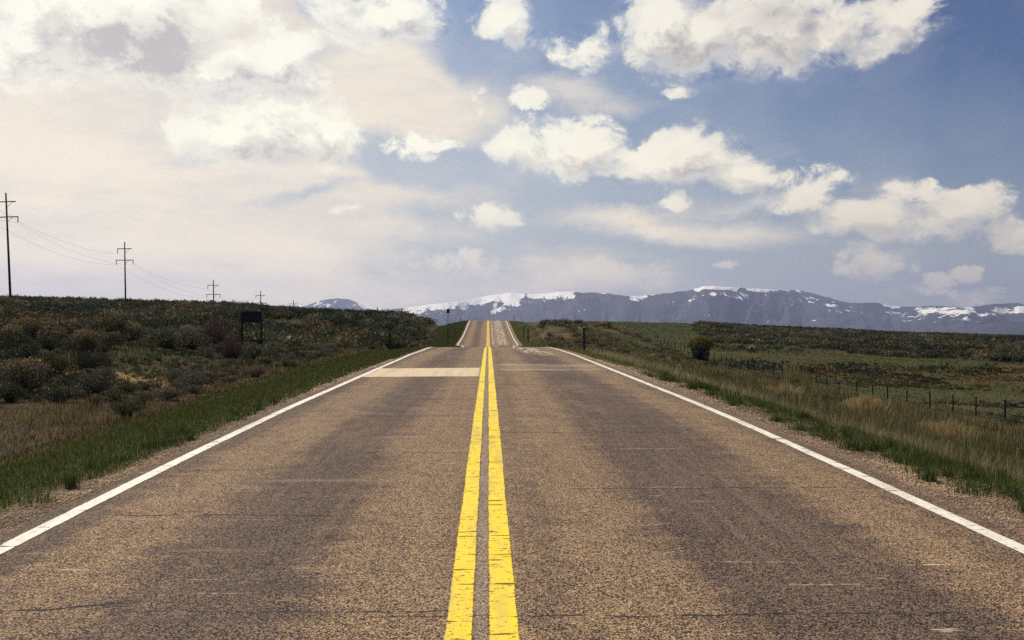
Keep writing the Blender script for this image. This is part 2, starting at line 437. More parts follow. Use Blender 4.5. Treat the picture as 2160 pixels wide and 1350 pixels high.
# ---- asphalt
def make_asphalt():
    m, q = mat_new('asphalt')
    P = q.node('ShaderNodeTexCoord').outputs['Object']
    x, y, z = q.sep(P)
    # chips of aggregate
    vo = q.node('ShaderNodeTexVoronoi'); vo.inputs['Scale'].default_value = 135; q.put(vo.inputs['Vector'], P)
    cell = q.sep(vo.outputs['Color'])[0]
    vo2 = q.node('ShaderNodeTexVoronoi'); vo2.inputs['Scale'].default_value = 52; q.put(vo2.inputs['Vector'], P)
    cell2 = q.sep(vo2.outputs['Color'])[1]
    fine = q.noise(P, 210, 2, .6)
    mid = q.noise(P, 26, 3, .7)
    grain = q.add(q.mul(cell, .60), q.mul(cell2, .12), q.mul(fine, .30), q.mul(q.sub(mid, .5), .14), .0)
    # broad tone: wheel tracks polished dark, the rest tan
    wob = q.mul(q.sub(q.noise(q.mapping(P, scale=(.4, .08, 1)), 1.0, 3, .6), .5), .7)
    wob2 = q.mul(q.sub(q.noise(q.mapping(P, scale=(2.2, .55, 1)), 1.0, 4, .65), .5), .8)
    sx = q.noise(q.mapping(P, scale=(.35, 3.2, 1)), 1.0, 5, .62)
    xx = q.add(x, wob, q.mul(wob2, .5), q.mul(q.sub(sx, .5), 1.1))
    tr = q.mul(q.band(xx, -2.15, -1.08, .26), .92)
    tr = q.m('MAXIMUM', tr, q.mul(q.band(xx, 1.32, 2.85, .26), .95))
    tr = q.m('MAXIMUM', tr, q.mul(q.band(xx, .26, .52, .10), .45))
    tr = q.m('MAXIMUM', tr, q.mul(q.band(xx, -3.7, -3.05, .14), .85))
    tr = q.m('MAXIMUM', tr, q.mul(q.band(xx, 3.45, 4.3, .14), .5))
    blot = q.noise(q.mapping(P, scale=(.9, .35, 1)), 1.0, 5, .65)
    tr = q.clamp(q.add(q.mul(tr, q.step(blot, .26, .46, 'LINEAR', .42, 1.0)), q.mul(q.step(blot, .52, .72), .35)))
    fil = q.noise(q.mapping(P, scale=(9, .22, 1)), 1.0, 5, .65)
    tr = q.clamp(q.add(tr, q.mul(q.sub(fil, .5), 1.1)))
    tan_l, tan_d = (.52, .345, .185), (.024, .016, .018)
    drk_l, drk_d = (.25, .165, .112), (.013, .009, .012)
    patchy = q.noise(q.mapping(P, scale=(1, .5, 1)), 3.2, 5, .7)
    grain = q.add(grain, q.mul(q.sub(patchy, .5), .24))
    gs = q.step(grain, .45, .68)
    ctan = q.mix(gs, tan_d, tan_l)
    cdrk = q.mix(q.m('POWER', gs, 1.5), drk_d, drk_l)
    c = q.mix(tr, ctan, cdrk)
    # streaks across and along
    c = q.mix(q.mul(q.step(sx, .60, .76), .22), c, (.46, .36, .26))
    c = q.mix(q.mul(q.step(sx, .40, .28), .45), c, (.07, .055, .055))
    sl = q.noise(q.mapping(P, scale=(5.5, .16, 1)), 1.0, 4, .6)
    c = q.mix(q.mul(q.step(sl, .55, .72), .10), c, (.42, .33, .24))
    # pale scraped area on the crest, right lane, and on the far hill
    sc1 = q.mul(q.band(y, 44, 64, 2.5), q.band(q.add(x, q.mul(q.sub(y, 55), .03)), 1.5, 2.7, .25))
    scn = q.noise(q.mapping(P, scale=(6, .28, 1)), 1.0, 4, .7)
    c = q.mix(q.mul(sc1, q.step(scn, .42, .60), .85), c, (.60, .50, .37))
    sc2 = q.mul(q.step(y, 112, 122), q.band(x, 1.15, 2.5, .3))
    c = q.mix(q.mul(sc2, q.step(scn, .35, .60), .75), c, (.60, .49, .34))
    sc3 = q.mul(q.step(y, 112, 122), q.band(x, .45, .75, .1))
    c = q.mix(q.mul(sc3, q.step(scn, .42, .60), .75), c, (.56, .47, .35))
    sc4 = q.mul(q.band(y, 30, 34.5, .4), q.band(x, .4, 3.6, .3))
    c = q.mix(q.mul(sc4, q.step(sx, .42, .60), .6), c, (.50, .40, .28))
    sc5 = q.mul(q.band(y, 25.5, 28.5, .3), q.band(x, 1.4, 3.2, .3))
    c = q.mix(q.mul(sc5, q.step(sx, .42, .62), .6), c, (.07, .055, .06))
    # fresh chip patch over the left lane
    e = q.mul(q.sub(q.noise(P, 2.2, 4, .6), .5), .55)
    py = q.add(y, e, q.mul(x, -.10))
    patch = q.mul(q.band(py, 26.9, 31.6, .10), q.step(x, -.20, -.32), q.step(x, -3.6, -3.3))
    pcol = q.mix(q.step(grain, .25, .9), (.55, .43, .28), (.88, .72, .50))
    pcol = q.mix(q.mul(q.step(sl, .50, .62), .35), pcol, (.42, .33, .24))
    c = q.mix(q.mul(patch, .96), c, pcol)
    # transverse cracks
    cr = None
    for (yc, x0, x1, sl_, w) in ((5.52, -.6, 2.6, .0, .008), (5.60, -2.0, .2, .02, .006), (8.15, -3.1, -1.2, .03, .010), (6.4, -3.2, -2.1, -.28, .012),
                                 (9.35, .8, 3.4, .0, .010), (11.7, -1.5, -.2, .02, .012), (13.6, .2, 3.3, .0, .014), (19.0, -1.6, .9, .05, .025),
                                 (15.8, -2.6, -.6, .0, .018), (23.3, -1.3, 3.4, .0, .03), (10.5, -3.1, -2.3, .0, .012), (37, -3, 3, 0, .05)):
        wv = q.mul(q.sub(q.noise(q.mapping(P, (yc * 3.1, 0, 0), scale=(1, .1, 1)), 3.0, 5, .65), .5), .14 + yc * .006)
        dd = q.m('ABSOLUTE', q.add(q.sub(y, yc), wv, q.mul(x, sl_)))
        line = q.mul(q.step(dd, w * 2.4, w * .7), q.band(x, x0, x1, .12))
        cr = line if cr is None else q.m('MAXIMUM', cr, line)
    brk = q.step(q.noise(P, 7.0, 3, .6), .36, .50)
    c = q.mix(q.mul(cr, brk, .9), c, (.012, .010, .012))
    # short pale scuffs
    sv = q.node('ShaderNodeTexVoronoi'); sv.inputs['Scale'].default_value = 1.0
    q.put(sv.inputs['Vector'], q.mapping(P, scale=(1.1, .42, 1)))
    sc6 = q.mul(q.step(q.noise(q.mapping(P, (3.3, 7, 0), scale=(2.2, 15, 1)), 1.0, 3, .6), .68, .73), q.step(q.noise(P, .6, 3, .6), .50, .60))
    c = q.mix(q.mul(sc6, .8), c, (.62, .54, .44))
    sfs = None
    for (yc, x0, x1, w) in ((9.4, 1.45, 2.1, .03), (12.0, 1.55, 2.35, .035), (12.4, 1.2, 1.7, .03), (6.65, 1.5, 2.1, .02), (6.1, 1.8, 2.3, .02), (8.7, 1.7, 2.0, .02), (8.1, -3.0, -2.75, .02), (8.05, -1.95, -1.75, .015),
                            (6.0, -1.8, -1.45, .02), (6.3, -1.9, -1.6, .015), (20.2, 2.4, 2.9, .09), (17.6, -1.9, -1.6, .05), (16.2, -2.0, -1.5, .06), (18.6, -2.1, -1.8, .04), (24, .4, 1.2, .06), (23, 1.3, 2.3, .05), (28.5, 1.2, 2.6, .10)):
        wv = q.mul(q.sub(q.noise(q.mapping(P, (yc, 0, 0), scale=(1, .1, 1)), 4.0, 4, .65), .5), w * 4)
        line = q.mul(q.step(q.m('ABSOLUTE', q.add(q.sub(y, yc), wv)), w, w * .3), q.band(x, x0, x1, .12))
        sfs = line if sfs is None else q.m('MAXIMUM', sfs, line)
    c = q.mix(q.mul(sfs, q.step(q.noise(P, 16, 4, .7), .40, .60), .6), c, (.50, .41, .30))
    # yellow-tinged dust in the gap between the centre lines
    gap = q.band(x, -.075, -.005, .012)
    c = q.mix(q.mul(gap, .45), c, q.mix(gs, (.20, .15, .12), (.50, .40, .33)))
    h = q.add(q.mul(vo.outputs['Distance'], -1.0), q.mul(cell, .6), q.mul(fine, .4))
    h = q.sub(h, q.mul(cr, brk, 2.0))
    return finish(m, q, c, .88, .25, bump(q, h, .4, .005))

def make_paint(name, base, worn, pits):
    """road paint, chipped through to the asphalt below"""
    m, q = mat_new(name)
    P = q.node('ShaderNodeTexCoord').outputs['Object']
    at = attr_col(q)
    u, ylen, rag = q.sep(at)       # u across the stripe 0..1, raggedness
    n1 = q.noise(P, 46, 4, .65)
    n2 = q.noise(q.mapping(P, scale=(1, .35, 1)), 9.0, 4, .7)
    edge = q.mul(q.m('ABSOLUTE', q.sub(u, .5)), 2.0)
    e2 = q.add(edge, q.mul(q.sub(n1, .5), .30), q.mul(q.sub(n2, .5), .34))
    a_edge = q.step(e2, .99, .90)
    chips = q.step(q.add(q.mul(n1, .6), q.mul(q.noise(q.mapping(P, scale=(1, 1.7, 1)), 17, 4, .7), .5)), .745 - pits * .085, .775 - pits * .085)
    cv = q.noise(q.mapping(P, (11, 5, 0), scale=(.9, 7.5, 1)), 2.1, 3, .55)
    cuts = q.mul(q.step(cv, .665 - pits * .035, .69 - pits * .035), q.step(q.noise(P, 7.5, 2, .5), .40, .50))
    a = q.mul(a_edge, q.inv(q.mul(chips, .9)), q.inv(q.mul(cuts, .93)))
    c = q.mix(q.step(n2, .36, .66), base, worn)
    c = q.mix(q.mul(q.step(n1, .60, .30), .45), c, tuple(v * .62 for v in base))
    grime = q.noise(q.mapping(P, scale=(5, .5, 1)), 1.0, 5, .65)
    c = q.mix(q.mul(q.step(grime, .46, .68), .38), c, (.34, .27, .17))
    return finish(m, q, c, .6, .35, bump(q, n1, .3, .003), alpha=a)

ASPH = make_asphalt()
YEL = make_paint('yellow_paint', (.98, .73, .008), (.96, .72, .05), 1.45)
WHT = make_paint('white_paint', (.93, .91, .78), (.84, .79, .64), 1.35)

def m_ground():
    m, q = mat_new('ground_soil')
    P = q.node('ShaderNodeTexCoord').outputs['Object']
    c = attr_col(q)
    n = q.noise(P, 2.5, 5, .7)
    n2 = q.noise(P, 28, 3, .7)
    c = q.mix(1.0, c, q.mix(q.step(n, .3, .7, 'LINEAR'), (.55, .55, .60), (1.5, 1.45, 1.25)), 'MULTIPLY')
    c = q.mix(1.0, c, q.mix(q.step(n2, .3, .7, 'LINEAR'), (.65, .65, .65), (1.38, 1.38, 1.38)), 'MULTIPLY')
    return finish(m, q, c, .95, .1, bump(q, q.add(n, q.mul(n2, .25)), .7, .08))
def m_foliage(name='foliage', trans=.25):
    m, q = mat_new(name)
    P = q.node('ShaderNodeTexCoord').outputs['Object']
    c = attr_col(q)
    n = q.noise(P, 3.0, 3, .6)
    c = q.mix(1.0, c, q.mix(q.step(n, .3, .7, 'LINEAR'), (.72, .72, .75), (1.3, 1.28, 1.2)), 'MULTIPLY')
    return finish(m, q, c, .7, .2, translucent=trans)
def m_plain(name, col, rough=.7, var=.35, scale=8.0, metal=0, stretch=(1, 1, 1), spec=.3):
    m, q = mat_new(name)
    P = q.node('ShaderNodeTexCoord').outputs['Object']
    n = q.noise(q.mapping(P, scale=stretch), scale, 4, .65)
    c = q.mix(q.step(n, .3, .7, 'LINEAR'), tuple(v * (1 - var) for v in col), tuple(v * (1 + var) for v in col))
    return finish(m, q, c, rough, spec, bump(q, n, .3, .01))
GROUND = m_ground()
FOL = m_foliage()
GRASSM = m_foliage('grass_blades', .35)
WOOD = m_plain('dark_wood', (.028, .021, .018), .85, .4, 6, stretch=(6, 6, .5))
GALV = m_plain('steel_post', (.022, .020, .022), .6, .3, 20)
WIREM = m_plain('wire', (.06, .06, .065), .5, .1, 3)
INSUL = m_plain('insulator', (.05, .035, .035), .3, .2, 5)
SIGNB = m_plain('sign_back', (.006, .006, .011), .7, .3, 3)
REFL = m_plain('reflector_white', (.75, .73, .65), .4, .1, 20)
STONE = m_foliage('gravel_stone', 0.0)
TWIG = m_plain('twigs', (.09, .06, .05), .9, .3, 8)

# ------------------------------------------------------------------ ground sheet
def nonuni(vals):
    out = []
    for a, b, s in vals: out += list(np.arange(a, b - 1e-6, s))
    out.append(vals[-1][1])
    return np.array(out)
far_p = np.array([445, 480, 520, 580, 660, 760, 900, 1100, 1400, 1800, 2400, 3200, 4400, 6000, 8000, 11000, 15000, 20000.])
gX = np.concatenate([-far_p[::-1], np.arange(-430, -130, 10), np.arange(-130, -40, 2.5), np.arange(-40, -12, .7), np.arange(-12, 12, .22), np.arange(12, 40, .6), np.arange(40, 180, 3), np.arange(180, 440, 10), far_p])
gY = np.concatenate([np.array([-4000, -1500, -600, -250, -120, -60, -40, -25, -15, -8]), np.arange(-4, 2, .6), np.arange(2, 40, .22), np.arange(40, 80, .45), np.arange(80, 210, .9), np.arange(210, 330, 2.2), np.arange(330, 440, 8), far_p])
MX, MY = np.meshgrid(gX, gY, indexing='ij')
MZ = ground(MX, MY)

def ground_color(x, y):
    x = np.asarray(x, float); y = np.asarray(y, float)
    n1 = fbm(x / 4.5, y / 4.5, 4, 31); n2 = fbm(x / 14, y / 14, 3, 41); n3 = fbm(x / 1.1, y / 1.1, 3, 51)
    def C(*c): return np.array(c)[None, :]
    sh = x.shape; x = x.ravel(); y = y.ravel(); n1 = n1.ravel(); n2 = n2.ravel(); n3 = n3.ravel()
    def mix(a, b, w): return a * (1 - w[:, None]) + b * w[:, None]
    green = C(.036, .044, .015); brown = C(.105, .072, .036); dkg = C(.026, .036, .012); tan = C(.30, .20, .085)
    c = mix(green + 0 * x[:, None], brown, sstep(n1, .40, .55))
    c = mix(c, dkg + 0 * c, sstep(n2, .45, .65) * .6)
    # left hill: green ground under the brush
    w = sstep(-x, 8, 20) * sstep(y, 70, 90)
    c = mix(c, C(.024, .030, .011) + 0 * c, w * .95)
    # brown mown flat at the foot of the bank
    w = sstep(-x, 6.6, 7.6) * (1 - sstep(-x, 11.0, 14.5)) * (1 - sstep(y, 44, 52))
    c = mix(c, C(.058, .038, .019) + 0 * c, w * sstep(n1, .35, .55))
    w = np.exp(-(((x + 10.2) / 2.0) ** 2 + ((y - 30.0) / 1.3) ** 2))
    c = mix(c, tan + 0 * c, np.clip(w * 1.4, 0, 1))
    # right pasture
    w = sstep(y, 120, 160) * sstep(x, 20, 28) * (1 - sstep(x - (y - 150) * .26, 38, 62))
    c = mix(c, C(.046, .058, .017) + 0 * c, w * .95)
    w = sstep(x, 26, 30) * (1 - w)
    c = mix(c, mix(C(.050, .060, .018) + 0 * c, C(.095, .062, .034) + 0 * c, sstep(n2 + .3 * (n1 - .5), .44, .60)), w * .8)
    # verge
    dL = (XL(y) - .15) - x; dR = x - (XR(y) + .25)
    d = np.where(x < 0, dL, dR)
    wv = sstep(d, .2, .6) * (1 - sstep(d, 2.6, 3.8)) * np.where((x > 0) & (y > 90), .35, 1) * (.6 + .4 * sstep(n3, .35, .5))
    c = mix(c, C(.042, .066, .014) + 0 * c, wv)
    grw = np.where(x < 0, .34, .62) * (1 + .9 * (1 - sstep(y, 7, 14))) * (.6 + .9 * n3)
    grw = np.where(y > 40, grw * .5, grw)
    wg = (1 - sstep(d, grw * .6, grw * 1.25)) * (y < 240)
    grav = mix(C(.36, .26, .17) + 0 * c, C(.20, .14, .10) + 0 * c, sstep(n3, .4, .7))
    c = mix(c, grav, wg)
    r = np.hypot(x, y)
    c = mix(c, C(.05, .055, .035) + 0 * c, sstep(r, 350, 600))
    return c.reshape(sh + (3,))

gc_ = ground_color(MX, MY)
o = mesh_np('ground', np.stack([MX, MY, MZ], -1).reshape(-1, 3), grid_faces(len(gX), len(gY)), GROUND, True, gc_.reshape(-1, 3))
tag(o, kind='structure')

# ------------------------------------------------------------------ road, markings
def strip(name, ys, xa, xb, zoff, mat, n=2, kind='structure', ragged=0.0):
    ys = np.asarray(ys, float)
    a = xa(ys) if callable(xa) else np.full_like(ys, xa)
    b = xb(ys) if callable(xb) else np.full_like(ys, xb)
    u = np.linspace(0, 1, n)
    X = a[:, None] + (b - a)[:, None] * u[None, :]
    Y = np.repeat(ys[:, None], n, 1)
    Z = zroad(Y) + zoff
    V = np.stack([X, Y, Z], -1).reshape(-1, 3)
    f = grid_faces(len(ys), n)[:, ::-1]
    colr = np.stack([np.repeat(u[None, :], len(ys), 0), Y * .01, np.zeros_like(Y)], -1).reshape(-1, 3)
    o = mesh_np(name, V, f, mat, False, colr)
    return tag(o, kind=kind)
ysr = np.concatenate([np.arange(-55, 2, 1.0), np.arange(2, 40, .2), np.arange(40, 330, .5)])
rl = lambda y: XL(y) - .17 - .10 * fbm(y * 1.3, y * 0, 3, 61)
rr_ = lambda y: XR(y) + .20 + .16 * fbm(y * 1.1, y * 0 + 5, 3, 71)
strip('road', ysr, rl, rr_, 0.0, ASPH, 9)
wob = lambda y, s: .012 * (fbm(y * .8, y * 0 + s, 3, 81) - .5)
strip('white_edge_line', ysr, lambda y: XL(y) - .07 + wob(y, 1), lambda y: XL(y) + .07 + wob(y, 1), .004, WHT, 3)
strip('white_edge_line', ysr, lambda y: XR(y) - .07 + wob(y, 4), lambda y: XR(y) + .07 + wob(y, 4), .004, WHT, 3)
strip('yellow_centre_line', ysr, lambda y: -.228 + wob(y, 7), lambda y: -.083 + wob(y, 7), .004, YEL, 3)
strip('yellow_centre_line', ysr, lambda y: .002 + wob(y, 9), lambda y: .162 + wob(y, 9), .004, YEL, 3)

# ------------------------------------------------------------------ mountains
def m_mountain():
    m, q = mat_new('mountain_rock_and_snow')
    P = q.node('ShaderNodeTexCoord').outputs['Object']
    a = attr_col(q)
    bias = q.sep(a)[0]
    Q = q.mapping(P, scale=(1, .5, 1.7))
    n = q.noise(Q, .0058, 6, .58)
    n2 = q.noise(q.mapping(P, scale=(1.5, .2, .5), rot=(0, .45, 0)), .020, 4, .6)
    v = q.add(bias, q.mul(q.sub(n, .5), 2.3), q.mul(q.sub(n2, .5), 1.3))
    snow = q.step(v, .49, .57)
    forest = q.mix(q.step(q.noise(Q, .0025, 5, .6), .35, .65), (.022, .027, .036), (.052, .052, .060))
    c = q.mix(snow, forest, (.92, .90, .84))
    return finish(m, q, c, .9, .1, bump(q, q.add(n, q.mul(n2, .3)), .6, 30))
MTN = m_mountain()

def mountain(name, sky_pts, dist, depth, snow_fn, seed, relief=1.0, nx=900, ny=90, base=-150):
    """heightfield whose ridge line follows the skyline seen from the road"""
    px = np.array([p[0] for p in sky_pts], float); py = np.array([p[1] for p in sky_pts], float)
    cx = np.linspace(px[0], px[-1], nx)
    top = np.interp(cx, px, py)
    k = np.exp(-.5 * (np.arange(-9, 10) / 3.0) ** 2); k /= k.sum()
    top = np.convolve(np.pad(top, 9, mode='edge'), k, 'valid')
    top = top - 2.4 * (fbm(cx / 11.0, cx * 0, 4, seed) - .5) * relief
    az_ = (cx - 1080) / F
    v = np.linspace(0, 1, ny)            # 0 foot (near) .. ridge at vr .. back
    vr = .72
    X = np.empty((nx, ny)); Y = X.copy(); Z = X.copy(); S = X.copy()
    ridge_d = dist + depth * .9 * (fbm(cx / 170.0, cx * 0 + 3, 3, seed + 5) - .5)
    for j, vv in enumerate(v):
        dd = ridge_d + (vv - vr) * depth
        # true direction
        ang = np.arctan(az_) + YAW
        X[:, j] = np.sin(ang) * dd / np.cos(np.arctan(az_)); Y[:, j] = np.cos(ang) * dd / np.cos(np.arctan(az_))
        zt = EYE + (690 - top) / F * ridge_d
        t = vv / vr if vv < vr else 1 - (vv - vr) / (1 - vr) * .9
        prof = t ** 1.1
        wx = 1.6 * fbm(cx / 55.0, np.full_like(cx, vv * 3.0), 3, seed + 3)
        rn = fbm(cx / 46.0 + vv * .9 + wx, np.full_like(cx, vv * 2.2) + wx * .5, 4, seed + 9)
        rid = 1 - np.abs(2 * rn - 1)
        rn2 = fbm(cx / 70.0 - vv, np.full_like(cx, vv * 2.2), 3, seed + 19)
        shp = (rid - .75) * .26 + (rn2 - .5) * .34
        w = np.sin(np.pi * np.clip(t, 0, 1)) ** .8
        Z[:, j] = base + (zt - base) * np.clip(prof + shp * w * relief, 0, 1.0)
        yy = 690 - (Z[:, j] - EYE) / (dd) * F
        S[:, j] = snow_fn(cx, yy, top, vv)
    V = np.stack([X, Y, Z], -1).reshape(-1, 3)
    colr = np.stack([S, S, S], -1).reshape(-1, 3)
    o = mesh_np(name, V, grid_faces(nx, ny), MTN, True, colr)
    return tag(o, kind='structure')

def snow_main(cx, yy, top, vv):
    dpt = yy - top
    def bx(a, b, e=12): return sstep(cx, a - e, a + e) * (1 - sstep(cx, b - e, b + e))
    s = -.45 + 0 * cx
    full = np.maximum.reduce([
        bx(900, 1110) * (1.15 - dpt / 22), bx(1035, 1100) * (1.25 - dpt / 36), bx(1110, 1215, 8) * (1.25 - dpt / 17), bx(845, 960) * (.9 - dpt / 34),
        bx(1215, 1300) * (.35 - dpt / 15), bx(1325, 1365, 8) * (.95 - dpt / 14), bx(1365, 1460) * (.55 - dpt / 9),
        bx(1462, 1560, 6) * (1.5 - dpt / 7), bx(1575, 1625, 6) * (1.35 - dpt / 8), bx(1620, 1710, 8) * (.60 - dpt / 12),
        bx(1860, 1900, 6) * (1.0 - dpt / 9), bx(1925, 2060, 14) * (.74 - np.abs(dpt - 10) / 22), bx(2090, 2300, 14) * (.80 - np.abs(dpt - 14) / 20),
        bx(1380, 1860, 30) * (.34 - np.abs(dpt - 18) / 60), bx(1860, 2100, 20) * (.42 - np.abs(dpt - 20) / 40), -.5 + 0 * cx])
    return np.clip(full, -.5, 1.4)
main_sky = [(200, 672), (500, 664), (760, 662), (800, 655), (840, 650), (862, 648), (905, 642), (945, 638), (985, 634), (1010, 627), (1040, 621), (1080, 617), (1110, 620), (1150, 619), (1185, 615), (1205, 615),
            (1230, 618), (1255, 616), (1300, 621), (1335, 625), (1370, 622), (1410, 617), (1440, 614), (1463, 610), (1480, 604), (1497, 603), (1540, 606), (1590, 609), (1640, 611), (1690, 612),
            (1720, 620), (1760, 631), (1790, 639), (1830, 638), (1850, 638), (1880, 646), (1920, 646), (1980, 645), (2040, 648), (2100, 641), (2160, 638), (2300, 634), (2500, 640), (2800, 660)]
mountain('mountains', main_sky, 11500, 3600, snow_main, 100, 1.0, 1100, 100)
left_sky = [(560, 672), (610, 655), (640, 645), (660, 638), (685, 631), (710, 627), (735, 630), (765, 641), (795, 650), (830, 656), (870, 662), (900, 680)]
def snow_left(cx, yy, top, vv):
    return np.maximum(.42 - (yy - top) / 90, (sstep(cx, 745, 765)) * (1.2 - (yy - top) / 14))
mountain('mountains', left_sky, 13500, 2500, snow_left, 200, 1.0, 400, 70)
foot_sky = [(1700, 712), (1850, 708), (1960, 702), (2010, 691), (2060, 684), (2120, 679), (2160, 677), (2260, 672), (2400, 678), (2600, 700)]
mountain('hills', foot_sky, 8300, 1500, lambda cx, yy, top, vv: -1 + 0 * cx, 300, .6, 300, 50)

# ------------------------------------------------------------------ foliage builders
def leaf_cloud(centers, size, aspect, colors, up=.3, rg=rng, tri=False):
    """one small face per centre, random orientation; returns verts, faces, cols"""
    n = len(centers)
    a = rg.normal(size=(n, 3)); a[:, 2] += up * np.sign(a[:, 2]); a /= np.linalg.norm(a, axis=1)[:, None]
    b = rg.normal(size=(n, 3)); b -= (b * a).sum(1)[:, None] * a; b /= np.linalg.norm(b, axis=1)[:, None]
    s = (size * rg.uniform(.6, 1.4, n))[:, None]
    L = a * s; W = b * s * aspect
    v = np.stack([centers - L, centers + W, centers + L, centers - W], 1).reshape(-1, 3)
    f = np.arange(n * 4).reshape(-1, 4)
    c = np.repeat(colors, 4, 0)
    return v, f, c

PAL = {  # leaf colour, tip colour
    'sage': ((.070, .074, .050), (.205, .190, .135)),
    'dark': ((.034, .044, .025), (.072, .082, .044)),
    'tan': ((.070, .066, .040), (.42, .30, .145)),
    'olive': ((.055, .060, .022), (.105, .098, .040)),
    'willow': ((.095, .045, .050), (.150, .075, .075)),
    'gold': ((.10, .085, .015), (.36, .24, .03)),
}
def shrub_data(seed, nleaf, kind='sage', width=1.0, height=.7, leaf=.030, lobes=9, flat=.0, stems=True, upright=False):
    rg = np.random.default_rng(seed)
    la = rg.uniform(0, 2 * np.pi, lobes); lr = np.sqrt(rg.uniform(0, 1, lobes)) * .31 * width
    lc = np.stack([np.cos(la) * lr, np.sin(la) * lr, height * rg.uniform(.42, .74, lobes) * (1 - .5 * (lr / (.5 * width)) ** 2)], 1)
    lrad = rg.uniform(.19, .29, lobes) * width
    k = rg.integers(0, lobes, nleaf)
    d = rg.normal(size=(nleaf, 3)); d /= np.linalg.norm(d, axis=1)[:, None]
    rad = rg.uniform(.25, 1.0, nleaf) ** .45
    # sprigs: leaves gather along short upward shoots
    p = lc[k] + d * (lrad[k] * rad)[:, None] * np.array([1, 1, height / width * 1.15])
    if upright:
        base = np.zeros((nleaf, 3)); t = rg.uniform(.25, 1.0, nleaf)[:, None] ** .6
        p = base * (1 - t) + (lc[k] * [1.2, 1.2, 1.35] + d * (lrad[k] * .7)[:, None]) * t
    p[:, 2] = np.abs(p[:, 2]) * (1 - .0) + .01
    lo, hi = np.array(PAL[kind][0]), np.array(PAL[kind][1])
    tipw = np.clip((p[:, 2] / height - .55) * 1.9 + rg.normal(0, .22, nleaf), 0, 1) if kind in ('tan', 'gold') else rg.uniform(0, 1, nleaf) ** 1.5
    col = lo * (1 - tipw[:, None]) + hi * tipw[:, None]
    col *= rg.uniform(.7, 1.3, (nleaf, 1))
    v, f, c = leaf_cloud(p, leaf, .36, col, .5, rg)
    if stems:
        ns = max(10, nleaf // 28)
        kk = rg.integers(0, lobes, ns)
        tip = lc[kk] + rg.normal(0, .07 * width, (ns, 3)); tip[:, 2] = np.abs(tip[:, 2]) + (.22 * height if upright else .05)
        tip *= [1.15, 1.15, 1.25 if upright else 1.05]
        bs = rg.normal(0, .04 * width, (ns, 3)); bs[:, 2] = -.05
        w = np.cross(tip - bs, rg.normal(size=(ns, 3))); w /= np.linalg.norm(w, axis=1)[:, None]; w *= .010 * width
        sv = np.stack([bs - w, bs + w, tip + w * .3, tip - w * .3], 1).reshape(-1, 3)
        f = np.concatenate([f, np.arange(ns * 4).reshape(-1, 4) + len(v)])
        v = np.concatenate([v, sv]); c = np.concatenate([c, np.tile([.075, .058, .048], (ns * 4, 1)) * rg.uniform(.7, 1.4, (ns * 4, 1))])
    return v, f, c

PROTO = {}
def proto(kind, i, near):
    key = (kind, i, near)
    if key not in PROTO:
        n, lf = ((2600, .026) if near == 2 else (1000, .042) if near == 1 else (360, .07))
        w, h = {'sage': (1.25, .72), 'dark': (1.2, .75), 'tan': (1.2, .85), 'olive': (1.1, .6), 'willow': (1.5, 1.5), 'gold': (1.5, 1.6)}[kind]
        v, f, c = shrub_data(hash((len(kind), i)) % 9999 + 13 * i, n, kind, w, h, lf, 8 + i, upright=kind in ('willow',))
        o = mesh_np('shrub', v, f, FOL, False, c, link=False)
        PROTO[key] = o.data
        bpy.data.objects.remove(o)
    return PROTO[key]

def place_shrub(x, y, s, kind, name, label, group=None, cat='shrub', near=None, zs=1.0, i=None):
    near = near if near is not None else (2 if y < 34 else 1 if y < 70 else 0)
    i = int(rng.integers(0, 3)) if i is None else i
    o = bpy.data.objects.new(name, proto(kind, i, near))
    COL.objects.link(o)
    o.location = (x, y, float(ground(x, y)) - .04)
    o.rotation_euler = (0, 0, float(rng.uniform(0, 6.28)))
    o.scale = (s, s, s * zs * float(rng.uniform(.88, 1.12)))
    return tag(o, label, cat, group)

def at(px, Y):      # lateral position of a photo column at depth Y
    a = math.atan((px - 1080) / F) + YAW
    return math.tan(a) * Y

taken = []
def free(x, y, r):
    for (a, b, c) in taken:
        if (a - x) ** 2 + (b - y) ** 2 < ((c + r) * .5) ** 2 * .9: return False
    taken.append((x, y, r)); return True
def special(px, Y, s, kind, name, label, zs=1.0, i=0, near=2, cat='shrub'):
    x = at(px, Y); taken.append((x, Y, s))
    return place_shrub(x, Y, s, kind, name, label, None, cat, near, zs, i)

special(55, 36, 1.25, 'tan', 'rabbitbrush', 'tan-topped rabbitbrush on the bank under the tallest power pole, left of its two neighbours', 1.0, 0)
special(98, 37, 1.1, 'tan', 'rabbitbrush', 'pale yellow-tipped rabbitbrush on the bank just right of the one below the tallest pole', 1.05, 1)
special(14, 33, 1.2, 'tan', 'rabbitbrush', 'low tan rabbitbrush cut by the left edge of the view', .9, 2)
special(222, 38, 1.9, 'tan', 'rabbitbrush', 'widest and highest tan-topped brush on the crown of the bank, below the second power pole', .85, 1)
special(345, 39, 1.35, 'sage', 'sagebrush', 'grey sagebrush at the right shoulder of the bank, between wide tan brush and reddish willow', .95, 0)
special(400, 40, 1.5, 'sage', 'sagebrush', 'grey-tan sagebrush at the end of the bank just left of the reddish willow', .9, 1)
special(272, 21.5, .78, 'dark', 'sagebrush', 'isolated dark round bush at the edge of the mown flat, nearest the road', .8, 2)
special(300, 24.5, .7, 'sage', 'sagebrush', 'small grey bush just behind the isolated dark round bush by the mown flat', .8, 0)
special(350, 25.5, .8, 'tan', 'rabbitbrush', 'small dry bush on the flat to the right of the isolated dark round bush', .6, 1)
special(400, 28.5, .95, 'sage', 'sagebrush', 'grey bush in front of the bare straw-coloured patch', .7, 0)
